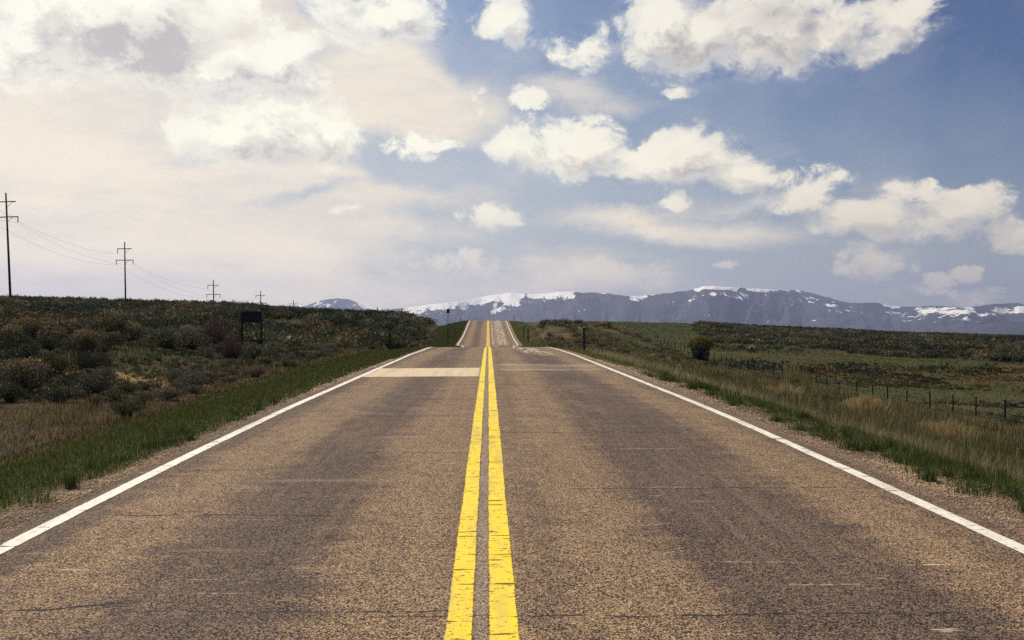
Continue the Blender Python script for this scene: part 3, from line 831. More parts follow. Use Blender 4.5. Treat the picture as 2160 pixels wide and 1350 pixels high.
special(205, 25.5, 1.1, 'dark', 'sagebrush', 'dark spreading sagebrush at the toe of the bank left of the straw-coloured patch', .75, 1)
special(122, 24, 1.0, 'dark', 'sagebrush', 'dark green low bush at the toe of the bank, second from the view edge', .7, 2)

def willow(px, Y, s, label):
    root = bpy.data.objects.new('willow_bush', None); COL.objects.link(root)
    x = at(px, Y); taken.append((x, Y, 1.5 * s))
    root.location = (x, Y, float(ground(x, Y)) - .05); root.scale = (s, s, s)
    rg = np.random.default_rng(int(px))
    n = 300
    a = rg.uniform(0, 6.28, n); sp = rg.uniform(.1, .75, n) ** .8; h = rg.uniform(.8, 1.6, n) * (1 - .3 * sp)
    tip = np.stack([np.cos(a) * sp, np.sin(a) * sp, h], 1); bs = tip * [.12, .12, 0]
    w = np.cross(tip - bs, rg.normal(size=(n, 3))); w /= np.linalg.norm(w, axis=1)[:, None]; w *= .009
    sv = np.stack([bs - w, bs + w, tip + w * .3, tip - w * .3], 1).reshape(-1, 3)
    st_ = mesh_np('stems', sv, np.arange(n * 4).reshape(-1, 4), FOL, False, np.tile([.085, .048, .050], (n * 4, 1))); st_.parent = root
    m_ = 2600
    k = rg.integers(0, n, m_); t = rg.uniform(.4, 1.02, m_)[:, None]
    p = bs[k] + (tip[k] - bs[k]) * t + rg.normal(0, .03, (m_, 3))
    col = np.array([.075, .050, .052]) * rg.uniform(.6, 1.5, (m_, 1)) + np.array([.0, .015, .0]) * rg.uniform(0, 1, (m_, 1))
    v, f, c = leaf_cloud(p, .03, .3, col, .8, rg)
    fo = mesh_np('foliage', v, f, FOL, False, c); fo.parent = root
    tag(root, label, 'bush')
willow(452, 43, 1.15, 'tallest reddish-purple willow bush, standing left of the dark sign')
willow(487, 38, .78, 'smaller reddish willow bush in front of and right of the tallest one')

# yellow-topped bush in the right field
def gold_bush():
    root = bpy.data.objects.new('gold_topped_bush', None); COL.objects.link(root)
    Y = 118; x = at(1478, Y); taken.append((x, Y, 4))
    zg = float(ground(x, Y)); root.location = (x, Y, zg - .05)
    h = EYE + (690 - 706) / F * Y - zg
    rg = np.random.default_rng(77)
    n = 2600
    a = rg.uniform(0, 6.28, n); r = rg.uniform(0, 1, n) ** .5
    bumpy = .8 + .35 * np.sin(a * 3 + 1) * np.sin(a * 5)
    p = np.stack([np.cos(a) * r * 1.75 * bumpy, np.sin(a) * r * 1.5, h * (.62 + .40 * np.sqrt(1 - r ** 2) * rg.uniform(.55, 1.0, n) - .10 * r)], 1)
    col = np.array([.19, .155, .028]) * rg.uniform(.5, 1.4, (n, 1))
    v, f, c = leaf_cloud(p, .10, .4, col, .5, rg)
    o = mesh_np('golden_crown', v, f, FOL, False, c); o.parent = root
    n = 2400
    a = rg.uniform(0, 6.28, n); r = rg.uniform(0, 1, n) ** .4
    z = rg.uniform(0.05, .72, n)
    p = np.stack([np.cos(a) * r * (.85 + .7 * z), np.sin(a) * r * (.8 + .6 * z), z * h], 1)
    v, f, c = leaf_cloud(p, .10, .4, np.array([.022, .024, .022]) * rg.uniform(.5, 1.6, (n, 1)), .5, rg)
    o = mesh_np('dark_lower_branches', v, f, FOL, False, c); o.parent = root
    n = 60
    tip = rg.normal(0, .8, (n, 3)); tip[:, 2] = rg.uniform(.5, .85, n) * h; bs = rg.normal(0, .15, (n, 3)); bs[:, 2] = -.1
    w = np.cross(tip - bs, rg.normal(size=(n, 3))); w /= np.linalg.norm(w, axis=1)[:, None]; w *= .03
    sv = np.stack([bs - w, bs + w, tip + w * .3, tip - w * .3], 1).reshape(-1, 3)
    o = mesh_np('trunk', sv, np.arange(n * 4).reshape(-1, 4), TWIG); o.parent = root
    tag(root, 'big bush with a golden yellow top and dark base at the fence line', 'bush')
gold_bush()

# ---- numbered individually, told apart by nothing
cnt = 0
def scatter(n, xr, yr, kinds, smin, smax, label, group, test=None, name='sagebrush', zs=1.0, tries=40):
    global cnt
    k = 0
    for _ in range(n * tries):
        if k >= n: break
        y = float(rng.uniform(*yr)); x = float(rng.uniform(*xr))
        if test and not test(x, y): continue
        s = float(rng.uniform(smin, smax))
        if not free(x, y, s * 1.1): continue
        kd = kinds[int(rng.integers(0, len(kinds)))]
        place_shrub(x, y, s, kd, 'rabbitbrush' if kd == 'tan' else 'sagebrush', label, group, zs=zs)
        k += 1; cnt += 1
inview = lambda x, y, m=1.5: abs(math.atan2(x, y) - YAW) < R(27.3) + m / max(y, 1)
bank = lambda x, y: (inview(x, y) and x < -9.6 and (x < -.37 * y - .2 or y > 37.5) and (y > 23 or x < -11))
scatter(125, (-25, -9.2), (22, 47), ['sage', 'sage', 'olive', 'dark', 'tan', 'dark', 'tan'], .45, 1.5, 'grey-green or tan brush clump among many on the shrubby bank left of the road', 'brush clumps on the left bank', bank, zs=.9)
scatter(34, (-9.6, -7.3), (23.5, 45), ['sage', 'tan', 'sage', 'olive'], .4, .8, 'small dry brush clump in the loose row along the outer edge of the left verge', 'brush row along the left verge', lambda x, y: inview(x, y) and x < -6.6 - .03 * y, zs=.85)
scatter(62, (-30, -7.2), (44, 74), ['sage', 'tan', 'sage', 'olive'], .5, 1.15, 'grey or straw-tipped brush clump in the band round the posts of the dark sign', 'brush clumps round the dark sign', lambda x, y: inview(x, y) and not (-16.0 < x < -11.0 and 55 < y < 59), zs=.75)
scatter(62, (7.4, 25), (40, 100), ['sage', 'tan', 'sage', 'olive', 'dark'], .5, 1.3, 'grey or straw-coloured brush clump on the slope between the right verge and the wire fence', 'brush clumps between road and fence', lambda x, y: inview(x, y) and x > 7.5 + max(0, 60 - y) * .28, zs=.75)

# ---- brush too many to count: one mass each
def brush_mass(name, label, xs, ys, sizes, kinds, nleaf, leaf):
    V = []; Fc = []; Cc = []; off = 0
    base = {(k, i): shrub_data(500 + i + 7 * len(k), nleaf, k, 1.25, .72, leaf, 7, stems=False) for k in set(kinds) for i in range(4)}
    zz = ground(xs, ys)
    for x, y, z, s, k in zip(xs, ys, zz, sizes, kinds):
        v, f, c = base[(k, int(rng.integers(0, 4)))]
        a = rng.uniform(0, 6.28); ca, sa = math.cos(a), math.sin(a)
        r = v @ np.array([[ca, sa, 0], [-sa, ca, 0], [0, 0, 1.0]]) * s + [x, y, z - .05]
        tone = .42 + 1.0 * float(sstep(fbm(x / 9.0, y / 14.0, 3, 777), .3, .7))
        warm = float(sstep(fbm(x / 7.0, y / 10.0, 3, 888), .52, .68))
        cc = c * rng.uniform(.7, 1.3) * tone * (1 - warm) + c * [1.7, 1.25, .95] * warm
        V.append(r); Fc.append(f + off); Cc.append(cc); off += len(v)
    o = mesh_np(name, np.concatenate(V), np.concatenate(Fc), FOL, False, np.concatenate(Cc))
    return tag(o, label, 'brush', kind='stuff')

def sample(n, xr, yr, test):
    out = []
    while len(out) < n:
        x = rng.uniform(*xr, 4 * n); y = rng.uniform(*yr, 4 * n)
        ok = test(x, y)
        out += list(zip(x[ok], y[ok]))
    out = np.array(out[:n]); return out[:, 0], out[:, 1]
iv = lambda x, y, m=4: np.abs(np.arctan2(x, y) - YAW) < R(27.3) + m / y
# left hill
x, y = sample(7200, (-118, -8), (70, 212), lambda x, y: iv(x, y) & (x < -8.6 - np.maximum(0, 90 - y) * .05) & (fbm(x / 6, y / 6, 3, 401) < .66) & ~((x > -15) & (y > 165)))
brush_mass('sagebrush_scrub', 'dense dark sagebrush covering the hill left of the road', x, y, .7 + 1.3 * rng.uniform(0, 1, len(x)) ** 1.6, rng.choice(['dark', 'dark', 'dark', 'sage', 'olive'], len(x)), 84, .10)
# right country
def rt(x, y):
    past = (x > 19) & (x - (y - 150) * .20 < 34 + 9 * (fbm(y / 8, y * 0, 2, 5) - .5)) & (y > 125)
    return iv(x, y, 6) & (y > 105) & ~past & (x > 24) & (fbm(x / 16, y / 13, 3, 411) > np.where(y > 175, .30, .50))
x, y = sample(6500, (24, 190), (105, 322), rt)
brush_mass('sagebrush_scrub', 'low dark and brownish sagebrush over the country beyond the fence', x, y, rng.uniform(.8, 1.8, len(x)), rng.choice(['dark', 'dark', 'sage', 'olive', 'tan'], len(x), p=[.4, .2, .2, .13, .07]), 56, .135)
x, y = sample(430, (7.2, 25), (62, 168), lambda x, y: (x > 8.5 - 2.6 * ((y > 100) & (y < 150))) & (fbm(x / 3.0, y / 5.0, 3, 441) > .44))
brush_mass('roadside_scrub', 'mixed dark and straw-tipped scrub on the hump right of the far rise', x, y, .4 + 1.1 * rng.uniform(0, 1, len(x)) * np.where(y > 125, 1.15, .6), rng.choice(['dark', 'tan', 'sage', 'olive'], len(x)), 150, .085)
x, y = sample(300, (-20, -6.8), (88, 162), lambda x, y: (x < -8.0 + 1.2 * (y < 130)) & (fbm(x / 3.0, y / 5.0, 3, 451) > .42))
brush_mass('roadside_scrub', 'mixed dark and straw-tipped scrub on the cut bank left of the far rise', x, y, .4 + 1.1 * rng.uniform(0, 1, len(x)), rng.choice(['dark', 'tan', 'sage', 'olive'], len(x), p=[.45, .2, .15, .2]), 150, .085)
x, y = sample(2300, (-27, -8.2), (20, 62), lambda x, y: iv(x, y, 2) & (fbm(x / 2.2, y / 2.2, 3, 431) > .47) & ~((x > -11.5) & (y < 24)))
brush_mass('bank_weeds', 'low olive and grey-green weeds between the brush clumps on the left bank', x, y, rng.uniform(.14, .42, len(x)), rng.choice(['olive', 'sage', 'dark', 'tan'], len(x), p=[.45, .25, .2, .1]), 110, .11)
# thin growth in the fenced field and low plants on the hill-side gaps
x, y = sample(2600, (28, 100), (46, 125), lambda x, y: iv(x, y, 6) & (fbm(x / 7, y / 7, 3, 421) > .50))
brush_mass('field_weeds', 'low olive and brown weeds in the fenced field', x, y, rng.uniform(.22, .55, len(x)), rng.choice(['olive', 'olive', 'sage', 'dark', 'tan'], len(x), p=[.35, .25, .2, .15, .05]), 60, .15)

# ------------------------------------------------------------------ grass
def blades(name, label, x, y, h, w, col, lean=.35, mat=GRASSM, tipcol=None, dz=0.0, cat='grass'):
    n = len(x)
    z = ground(x, y) - .01 + dz
    a = rng.uniform(0, 2 * np.pi, n)
    wv = np.stack([np.cos(a), np.sin(a), 0 * a], 1) * (w / 2)[:, None]
    b = rng.uniform(0, 2 * np.pi, n); ln = np.abs(rng.normal(0, lean, n)) * h
    p0 = np.stack([x, y, z], 1)
    dirv = np.stack([np.cos(b) * ln, np.sin(b) * ln, h], 1)
    mid = p0 + dirv * [.35, .35, .6]
    tip = p0 + dirv
    v = np.stack([p0 - wv, p0 + wv, mid + wv * .8, mid - wv * .8, tip, tip + wv * .12], 1).reshape(-1, 3)
    k = np.arange(n)[:, None] * 6
    f = np.concatenate([k + [[0, 1, 2, 3]], k + [[3, 2, 5, 4]]])
    c = np.repeat(col, 6, 0)
    if tipcol is not None:
        c = c.reshape(n, 6, 3); c[:, 4:, :] = tipcol[:, None, :]; c = c.reshape(-1, 3)
    o = mesh_np(name, v, f, mat, False, c)
    return tag(o, label, cat, kind='stuff')

def logy(n, a, b, p=1.0): return a * (b / a) ** (rng.uniform(0, 1, n) ** p)
GREEN = np.array([.040, .075, .012]); DRY = np.array([.34, .24, .10])
def cols(n, base, var=.35, mixto=None, frac=.12):
    c = np.array(base)[None, :] * rng.uniform(1 - var, 1 + var, (n, 1)) * rng.uniform(.88, 1.12, (n, 3))
    if mixto is not None:
        m_ = rng.uniform(0, 1, n) < frac
        c[m_] = np.array(mixto) * rng.uniform(.5, 1.2, (m_.sum(), 1))
    return c
def lod(y, base, k=14.0): return base * np.maximum(1, y / k)
# left verge
n = 200000
y = logy(n, 4.2, 215); d = rng.uniform(.10, 3.9, n)
x = XL(y) - .2 - d
nn = fbm(x * 1.3, y * 1.3, 3, 501)
keep = (d > .10 + (.45 + .7 * (1 - sstep(y, 7, 13))) * nn * (y < 40)) & ((d < 3.1) | (rng.uniform(0, 1, n) < .5))
x, y, d = x[keep], y[keep], d[keep]
big = fbm(x / 2.2, y / 4.0, 3, 511)
h = (.035 + .07 * big) * rng.uniform(.5, 1.5, len(x)) * np.where(y > 60, 1.3, 1)
c = cols(len(x), (.062, .084, .018), .5, (.26, .20, .09), .17)
blades('grass', 'short dark green grass of the left verge', x, y, h, lod(y, .006), c)
# brown cropped grass on the flat and tufts on the bank
n = 120000
y = logy(n, 9, 72); x = -rng.uniform(6.6, 27, n)
keep = inview(0, 1) & (np.abs(np.arctan2(x, y) - YAW) < R(28.5)); x, y = x[keep], y[keep]
big = fbm(x / 2.6, y / 2.6, 3, 521)
flat = (x > -11.5)
h = np.where(flat, .05, .11) * rng.uniform(.5, 1.6, len(x)) * (.5 + big) * 1.3
g_ = cols(len(x), (.050, .062, .017), .35); b_ = cols(len(x), (.068, .044, .020), .6, (.20, .15, .07), .08)
pb = np.where(flat, .46, .34) + 2.6 * (big - .5)
c = np.where((rng.uniform(0, 1, len(x)) < pb)[:, None], b_, g_)
blades('dry_grass', 'short brown and green grass on the left flat and bank', x, y, h, lod(y, .008), c)
# straw fringe between verge and brush, left
n = 26000
y = logy(n, 20, 130); x = -rng.uniform(6.8, 9.6, n) - .3
cl = fbm(x / 1.2, y / 2.0, 2, 531); keep = cl > .55
x, y = x[keep], y[keep]
h = rng.uniform(.08, .24, len(x)); c = cols(len(x), (.24, .175, .085), .4, (.06, .07, .03), .3)
blades('straw_grass', 'straw-coloured grass fringe between the left verge and the brush', x, y, h, lod(y, .007), c)
# right verge, lusher
n = 250000
y = logy(n, 5.0, 215); d = rng.uniform(.30, 5.2, n)
x = XR(y) + .25 + d
nn = fbm(x / 1.0, y / 1.4, 3, 541)
gap = .45 + .95 * (1 - sstep(y, 7, 14)) - .15 * sstep(y, 40, 50)
keep = ((d > gap * (.7 + 1.4 * (nn - .35))) ) & (rng.uniform(0, 1, n) < np.where(d < 1.6 * gap, .40 + 1.6 * (nn > .56), 1.0)) & ((y < 60) | (d < 3.4)) & ((y < 100) | (d < 1.6 + 1.5 * (nn - .5)) | (rng.uniform(0, 1, n) < .3)) & (np.abs(np.arctan2(x, y) - YAW) < R(28.5))
x, y, d, nn = x[keep], y[keep], d[keep], nn[keep]
big = fbm(x / 1.8, y / 3.0, 3, 551)
h = (.055 + .085 * sstep(d, .8, 2.6)) * rng.uniform(.5, 1.35, len(x)) * (.5 + .9 * big)
br = (fbm(x / 2.0, y / 3.5, 3, 561) + .04 * (d - 3.2) > .56)
c = cols(len(x), (.120, .140, .034), .5, (.38, .29, .15), .24)
c2 = cols(len(x), (.20, .155, .070), .4, (.06, .08, .02), .3)
c = np.where((br & (rng.uniform(0, 1, len(x)) < .55))[:, None], c2, c)
blades('grass', 'green roadside grass of the right verge', x, y, h, lod(y, .0065), c)
n = 9000
y = logy(n, 7, 60); d = 1.2 + np.abs(rng.normal(0, 2.0, n)); x = XR(y) + .25 + d
ok = (fbm(x / 1.1, y / 1.6, 3, 601) > .5); x, y = x[ok], y[ok]
blades('dry_stalks', 'thin dead stalks standing in the right verge', x, y, rng.uniform(.14, .40, len(x)), lod(y, .004), cols(len(x), (.42, .33, .19), .4), lean=.45)
# tufts standing in the gravel, right and left
n = 210
ty = logy(n, 6.5, 30); td = rng.uniform(.45, 2.1, n); tx = XR(ty) + .25 + td
ty2 = logy(26, 6.0, 20); tx2 = XL(ty2) - .2 - rng.uniform(.3, .8, 26)
tx = np.concatenate([tx, tx2]); ty = np.concatenate([ty, ty2]); n = len(tx)
per = 110
k = np.repeat(np.arange(n), per); rad = rng.uniform(.03, .13, n)[k]
x = tx[k] + rng.normal(0, 1, n * per) * rad; y = ty[k] + rng.normal(0, 1, n * per) * rad
h = rng.uniform(.05, .19, n * per) * rng.uniform(.5, 1.3, n)[k]
blades('grass_tufts', 'small green grass tufts growing through the gravel shoulder', x, y, h, lod(y, .006), cols(n * per, (.045, .080, .016), .35, (.22, .17, .08), .12), lean=.5)
# tall straw grass, right, in drifts down to the fence
n = 150000
y = logy(n, 13, 125); x = rng.uniform(8.2, 24.5, n)
ok = np.abs(np.arctan2(x, y) - YAW) < R(28.5); x, y = x[ok], y[ok]
cl = fbm(x / 2.4, y / 4.2, 3, 571)
dens = sstep(cl, .42, .60) * np.where(x < 9.5, .35, 1)
ok = rng.uniform(0, 1, len(x)) < dens; x, y = x[ok], y[ok]
h = rng.uniform(.14, .42, len(x)) * (.6 + .8 * fbm(x / 1.5, y / 1.5, 2, 581))
c = cols(len(x), (.25, .19, .095), .45, (.070, .082, .030), .45)
blades('straw_grass', 'tall straw-coloured grass on the slope down to the wire fence', x, y, h, lod(y, .006), c, lean=.25, tipcol=np.clip(c * 1.5, 0, .6))
n = 130000
y = logy(n, 13, 130); x = rng.uniform(6.5, 31, n)
ok = np.abs(np.arctan2(x, y) - YAW) < R(28.5); x, y = x[ok], y[ok]
h = rng.uniform(.08, .26, len(x))
c = cols(len(x), (.080, .100, .028), .45, (.26, .20, .10), .25)
blades('grass', 'mixed green grass on the slope below the right verge', x, y, h, lod(y, .007), c)
# fenced field
n = 150000
y = logy(n, 42, 300); x = rng.uniform(22, 150, n)
ok = np.abs(np.arctan2(x, y) - YAW) < R(28.5); x, y = x[ok], y[ok]
h = rng.uniform(.06, .20, len(x)); pb = sstep(fbm(x / 9, y / 9, 3, 591), .45, .6)
c = np.where((rng.uniform(0, 1, len(x)) < pb * .6)[:, None], cols(len(x), (.125, .085, .042), .5), cols(len(x), (.058, .070, .020), .5))
blades('grass', 'patchy green and brown grass of the fenced field', x, y, h, lod(y, .009), c)

# clumps of very tall straw stalks (single bunches the photo shows)
def bunch(px, Y, hgt, wid, n, label, colr=(.42, .32, .16)):
    x0 = at(px, Y); z0 = float(ground(x0, Y))
    x = rng.normal(0, wid, n); y = rng.normal(0, wid, n)
    h = hgt * rng.uniform(.55, 1.0, n); a = rng.uniform(0, 6.28, n); b = rng.uniform(0, 6.28, n); ln = np.abs(rng.normal(0, .10, n)) * h
    wv = np.stack([np.cos(a), np.sin(a), 0 * a], 1) * .5 * .009 * max(1, Y / 25)
    p0 = np.stack([x * .7, y * .7, 0 * x - .04], 1); tip = p0 + np.stack([np.cos(b) * ln + x * .18, np.sin(b) * ln + y * .18, h * (1.0 - .25 * np.minimum(1, np.hypot(x, y) / (1.6 * wid)))], 1); mid = p0 * .5 + tip * .5 + [0, 0, .03]
    v = np.stack([p0 - wv * .6, p0 + wv * .6, mid + wv * .7, mid - wv * .7, tip - wv, tip + wv], 1).reshape(-1, 3)
    k = np.arange(n)[:, None] * 6
    f = np.concatenate([k + [[0, 1, 2, 3]], k + [[3, 2, 5, 4]]])
    c = np.repeat(cols(n, colr, .35), 6, 0)
    o = mesh_np('grass_bunch', v, f, GRASSM, False, c)
    o.location = (x0, Y, z0)
    tag(o, label, 'grass bunch')
bunch(1830, 31, .85, .34, 700, 'brightest golden grass bunch, in front of the fence posts')
bunch(1800, 32, .6, .3, 450, 'lower pale grass bunch touching the brightest golden bunch on its left')
bunch(2005, 24, .62, .28, 700, 'orange-straw grass bunch nearest the right edge of the view')
bunch(1955, 26, .5, .3, 450, 'thin straw bunch left of the orange-straw one near the right edge')
bunch(1672, 36, 1.5, .22, 150, 'tallest thin stalks, rising above the fence line', (.22, .20, .09))
bunch(1655, 34, .6, .34, 450, 'orange straw bunch at the foot of the tallest thin stalks')
bunch(1700, 37, 1.2, .16, 60, 'few tall stalks just right of the tallest thin stalks', (.22, .20, .09))

# ------------------------------------------------------------------ gravel stones
n = 60000
side = rng.uniform(0, 1, n) < .62
y = logy(n, 4.4, 34)
d = np.abs(rng.normal(0, .55, n)) * np.where(side, 1.25, .75) + .02
x = np.where(side, XR(y) + .26 + d, XL(y) - .20 - d)
z = ground(x, y)
s = rng.uniform(.004, .013, n) * np.maximum(1, y / 12)
oct_v = np.array([[1, 0, 0], [0, 1, 0], [-1, 0, 0], [0, -1, 0], [0, 0, .7], [0, 0, -.7]])
oct_f = np.array([[0, 1, 4], [1, 2, 4], [2, 3, 4], [3, 0, 4], [1, 0, 5], [2, 1, 5], [3, 2, 5], [0, 3, 5]])
jit = rng.uniform(.6, 1.3, (n, 6, 1))
a = rng.uniform(0, 6.28, n); ca, sa = np.cos(a), np.sin(a)
vv = oct_v[None] * jit
vx = vv[..., 0] * ca[:, None] - vv[..., 1] * sa[:, None]; vy = vv[..., 0] * sa[:, None] + vv[..., 1] * ca[:, None]
V = np.stack([vx, vy, vv[..., 2]], -1) * s[:, None, None] + np.stack([x, y, z + s * .25], -1)[:, None, :]
f = (oct_f[None] + (np.arange(n) * 6)[:, None, None]).reshape(-1, 3)
pal = np.array([(.42, .31, .20), (.30, .21, .14), (.55, .45, .32), (.16, .12, .10), (.38, .24, .15)])
c = pal[rng.integers(0, 5, n)] * rng.uniform(.7, 1.2, (n, 1))
o = mesh_np('gravel', V.reshape(-1, 3), f, STONE, False, np.repeat(c, 6, 0))
tag(o, 'loose tan and grey gravel along both edges of the asphalt', 'gravel', kind='stuff')

# ------------------------------------------------------------------ small solid builders
class MB:
    def __init__(s): s.v = []; s.f = []
    def box(s, c, size, rot=None):
        c = Vector(c); h = Vector(size) / 2; b = len(s.v)
        for sx in (-1, 1):
            for sy in (-1, 1):
                for sz in (-1, 1):
                    p = Vector((sx * h.x, sy * h.y, sz * h.z))
                    if rot: p = rot @ p
                    s.v.append(c + p)
        for q in ((0, 1, 3, 2), (4, 6, 7, 5), (0, 4, 5, 1), (2, 3, 7, 6), (0, 2, 6, 4), (1, 5, 7, 3)): s.f.append([b + i for i in q])
        return s
    def tube(s, pts, radii, n=8, cap=True):
        pts = [Vector(p) for p in pts]; b = len(s.v)
        if not isinstance(radii, (list, tuple)): radii = [radii] * len(pts)
        for i, p in enumerate(pts):
            t = (pts[min(i + 1, len(pts) - 1)] - pts[max(i - 1, 0)]).normalized()
            u = t.cross(Vector((0, 1, 0)) if abs(t.y) < .9 else Vector((1, 0, 0))).normalized(); w = t.cross(u)
            for k in range(n):
                a = 2 * math.pi * k / n
                s.v.append(p + (u * math.cos(a) + w * math.sin(a)) * radii[i])
        for i in range(len(pts) - 1):
            for k in range(n):
                s.f.append([b + i * n + k, b + i * n + (k + 1) % n, b + (i + 1) * n + (k + 1) % n, b + (i + 1) * n + k])
        if cap:
            s.f.append([b + k for k in range(n)][::-1]); s.f.append([b + (len(pts) - 1) * n + k for k in range(n)])
        return s
    def build(s, name, mat, parent=None):
        me = bpy.data.meshes.new(name); me.from_pydata([tuple(v) for v in s.v], [], s.f); me.materials.append(mat); me.update()
        o = bpy.data.objects.new(name, me); COL.objects.link(o); o.parent = parent
        return o
def empty(name, loc, rot=(0, 0, 0)):
    o = bpy.data.objects.new(name, None); COL.objects.link(o); o.location = loc; o.rotation_euler = rot
    return o

# ------------------------------------------------------------------ power poles
PH = 19.2
def make_pole():
    root = empty('utility_pole', (0, 0, 0))
    MB().tube([(0, 0, -1.0), (0, 0, 0), (0, 0, 8), (0, 0, PH)], [.24, .23, .19, .13], 10).build('pole', WOOD, root)
    MB().box((.0, -.2, PH - 1.62), (3.4, .14, .17)).build('crossarm', WOOD, root)
    MB().box((.0, -.2, PH - 4.35), (4.1, .14, .17)).build('crossarm', WOOD, root)
    MB().tube([(.12, -.16, PH - 2.6), (1.15, -.2, PH - 1.70)], .04, 6).build('brace', WOOD, root)
    MB().tube([(.14, -.16, PH - 5.2), (1.0, -.2, PH - 4.43)], .04, 6).build('brace', WOOD, root)
    for (x, z) in ((-1.62, PH - 1.7), (-1.95, PH - 4.43), (1.95, PH - 4.43)):
        m = MB(); pts = []; rad = []
        for k in range(9):
            pts += [(x, -.2, z - .06 - k * .11), (x, -.2, z - .10 - k * .11)]; rad += [.11, .055]
        pts = [(x, -.2, z)] + pts; rad = [.03] + rad
        m.tube(pts, rad, 8).build('insulator', INSUL, root)
    return root
def copy_tree(o, parent=None):
    c = o.copy(); COL.objects.link(c); c.parent = parent
    for ch in list(o.children): copy_tree(ch, c)
    return c
P0 = make_pole()
# depth, photo column of the top, photo row of the top, lean
plist = [(180, 11.6, 409.7, 2.6, 'tallest and nearest power pole, at the left end of the hill line'),
         (240, 262.5, 512, 1.0, 'second power pole from the left, on the brow of the dark hill'),
         (300, 450, 591, .6, 'third power pole from the left, half sunk behind the hill'),
         (360, 549.5, 614, .5, 'fourth power pole from the left, above the dark sign'),
         (420, 619, 633, .4, 'smallest and farthest power pole, just left of the snowy peak')]
tops = []
for i, (Y, px, py, lean, lab) in enumerate(plist):
    o = P0 if i == 0 else copy_tree(P0)
    xt = at(px, Y); zt = EYE + (690 - py) / F * Y * 1.0 / math.cos(math.atan((px - 1080) / F) * 0 + 0)
    xb = xt + math.tan(R(lean)) * PH
    zb = zt - PH
    o.location = (xb, Y, zb); o.rotation_euler = (0, -R(lean), R(4))
    tag(o, lab, 'power pole', 'power poles along the left hill')
    tops.append(o)
bpy.context.view_layer.update()
def wire(lx, lz, label):
    m = MB()
    A = [Vector(t.matrix_world @ Vector((lx, -.2, lz))) for t in tops]
    d = A[0] - A[1]
    chain = [A[0] + d * 1.0 + Vector((0, 0, 1.0))] + A + [A[-1] + (A[-1] - A[-2])]
    pts = []
    for a, b in zip(chain[:-1], chain[1:]):
        for k in range(14):
            t = k / 14; p = a.lerp(b, t); p.z -= 4 * 1.75 * t * (1 - t); pts.append(p)
    pts.append(chain[-1])
    o = m.tube(pts, .014, 4, False).build('power_wire', WIREM)
    tag(o, label, 'wire', 'wires of the power line')
wire(-1.62, PH - 2.75, 'power wire hung from the short upper crossarms')
wire(-1.95, PH - 5.5, 'power wire hung from the left ends of the long lower crossarms')
wire(1.95, PH - 5.5, 'power wire hung from the right ends of the long lower crossarms')

# ------------------------------------------------------------------ signs and posts
def plate(name, w, h, z, y, mat, parent, rnd=.04, t=.02):
    import bmesh
    bm = bmesh.new()
    bmesh.ops.create_cube(bm, size=1, matrix=Matrix.Translation((0, y, z)) @ Matrix.Diagonal((w, t, h, 1)))
    ed = [e for e in bm.edges if abs(e.verts[0].co.x - e.verts[1].co.x) < 1e-5 and abs(e.verts[0].co.z - e.verts[1].co.z) < 1e-5]
    bmesh.ops.bevel(bm, geom=ed, offset=rnd, segments=4, affect='EDGES')
    me = bpy.data.meshes.new(name); bm.to_mesh(me); bm.free(); me.materials.append(mat)
    o = bpy.data.objects.new(name, me); COL.objects.link(o); o.parent = parent
    return o
# big dark sign seen from behind
Y = 57; x0 = at(530, Y); zg = float(ground(x0, Y))
sg = empty('road_sign', (x0, Y, zg), (0, 0, R(-12)))
ztop = EYE + (690 - 657) / F * Y - zg
wS = 1.26
plate('sign_panel', wS, .63, ztop - .315, 0, SIGNB, sg, .05)
for s_ in (-1, 1):
    MB().box((s_ * .59, .065, (ztop - .35) / 2 - .25), (.10, .10, ztop + .05)).build('post', WOOD, sg)
for zz_ in (.14, .48):
    MB().box((0, .03, ztop - zz_), (1.1, .03, .05)).build('brace', GALV, sg)
tag(sg, 'dark two-post road sign seen from behind in the brush on the left', 'road sign')

def delineator(px, Y, pytop, pybase, label, refl=True, w=.09, name='delineator_post', cat='marker post'):
    x = at(px, Y); zt = EYE + (690 - pytop) / F * Y; zg = float(ground(x, Y))
    h = max(.5, zt - zg)
    r = empty(name, (x, Y, zg))
    m = MB(); m.box((0, 0, h / 2 - .2), (w, .012, h + .4)); m.box((-w / 2 + .006, .022, h / 2 - .2), (.012, .032, h + .4)); m.box((w / 2 - .006, .022, h / 2 - .2), (.012, .032, h + .4))
    m.build('post', GALV, r)
    if refl:
        plate('reflector', w * .95, .12, h - .04, -.022, REFL, r, .02)
    tag(r, label, cat)
    return r
delineator(823, 60, 690, 735, 'thin dark marker post on the left verge at the near crest', False, .10)
delineator(1232, 60, 688, 732, 'dark marker post with a white reflector on the right verge', True, .13)
delineator(945, 122, 690, 712, 'thin marker post beside the left verge at the foot of the far rise', False, .10)
delineator(1114, 128, 694, 712, 'right one of two thin marker posts at the foot of the far rise', False, .16)
delineator(1105, 140, 688, 706, 'left one of two thin marker posts at the foot of the far rise', False, .14)
delineator(971.5, 196, 669.5, 678, 'small marker post left of the road on the far crest', True, .12)
delineator(1084.5, 196, 666, 677, 'small marker post right of the road on the far crest', False, .10)
delineator(796, 158, 648, 668, 'lone thin post in the brush on the skyline left of the road', False, .14, 'fence_post', 'post')
delineator(532, 185, 637, 650, 'short lone post on the hill skyline left of the fourth power pole', False, .22, 'fence_post', 'post')
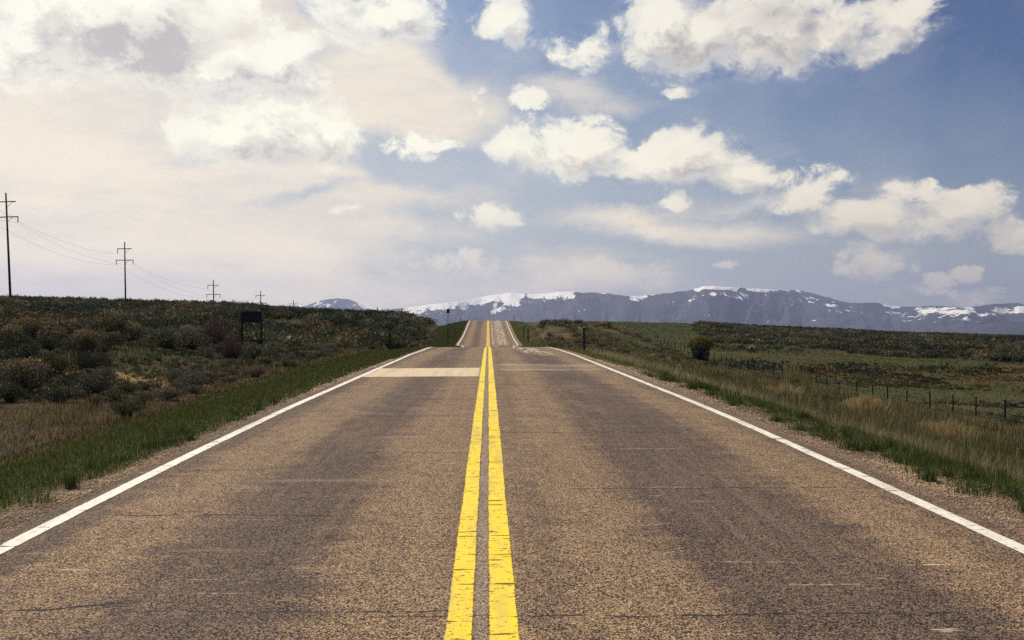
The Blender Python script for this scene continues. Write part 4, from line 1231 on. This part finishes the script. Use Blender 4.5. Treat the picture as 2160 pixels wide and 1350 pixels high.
# small sign on the far rise
Y = 190; x0 = at(945, Y); zg = float(ground(x0, Y)); zt = EYE + (690 - 652) / F * Y - zg
fs = empty('road_sign', (x0, Y, zg))
plate('sign_panel', .62, .78, zt - .39, -.03, SIGNB, fs, .08)
MB().box((0, 0, zt / 2 - .35), (.09, .05, zt + .5)).build('post', GALV, fs)
tag(fs, 'small road sign on one thin post left of the far crest', 'road sign')

# ------------------------------------------------------------------ wire fence
fx = 27.0
fe = empty('wire_fence', (fx, 48, float(ground(fx, 48))))
m0 = None
ys = 45.2 + 3.05 * np.arange(38)
tp = []
for i, yv in enumerate(ys):
    xx = fx + .12 * math.sin(i * 1.7); zg = float(ground(xx, yv))
    hgt = 1.36 + .07 * math.sin(i * 2.9)
    if m0 is None:
        m = MB()
        m.box((0, 0, .45), (.085, .02, 1.7)); m.box((0, .03, .45), (.02, .06, 1.7))
        p = m.build('post', GALV, fe); m0 = p
    else:
        p = m0.copy(); COL.objects.link(p); p.parent = fe
    p.location = (xx - fe.location.x, yv - 48, zg - fe.location.z - .05)
    p.rotation_euler = (R(1.5 * math.sin(i * 3.1)), R(2.0 * math.sin(i * 2.3)), 0)
    p.scale = (1, 1, hgt / 1.3)
    tp.append((xx - fe.location.x, yv - 48, zg - fe.location.z))
for hw in (.35, .65, .95, 1.18):
    MB().tube([(a, b, c + hw) for a, b, c in tp], .006, 4, False).build('wire', WIREM, fe)
tag(fe, 'wire fence of thin dark steel posts along the right-hand field', 'fence')

# ------------------------------------------------------------------ haze
m, q = mat_new('haze')
pv = q.node('ShaderNodeVolumePrincipled')
pv.inputs['Color'].default_value = (.58, .66, 1.0, 1)
pv.inputs['Density'].default_value = 5.2e-5
pv.inputs['Anisotropy'].default_value = .4
ou = q.node('ShaderNodeOutputMaterial'); m.node_tree.links.new(pv.outputs[0], ou.inputs['Volume'])
hz = MB().box((0, 5000, (900 - 200) / 2), (41000, 31000, 1100)).build('haze', m)
tag(hz, 'faint blue haze in front of the far mountains', 'haze', kind='stuff')
print('shrubs', cnt, 'polys', sum(len(o.data.polygons) for o in sc.objects if o.type == 'MESH'))
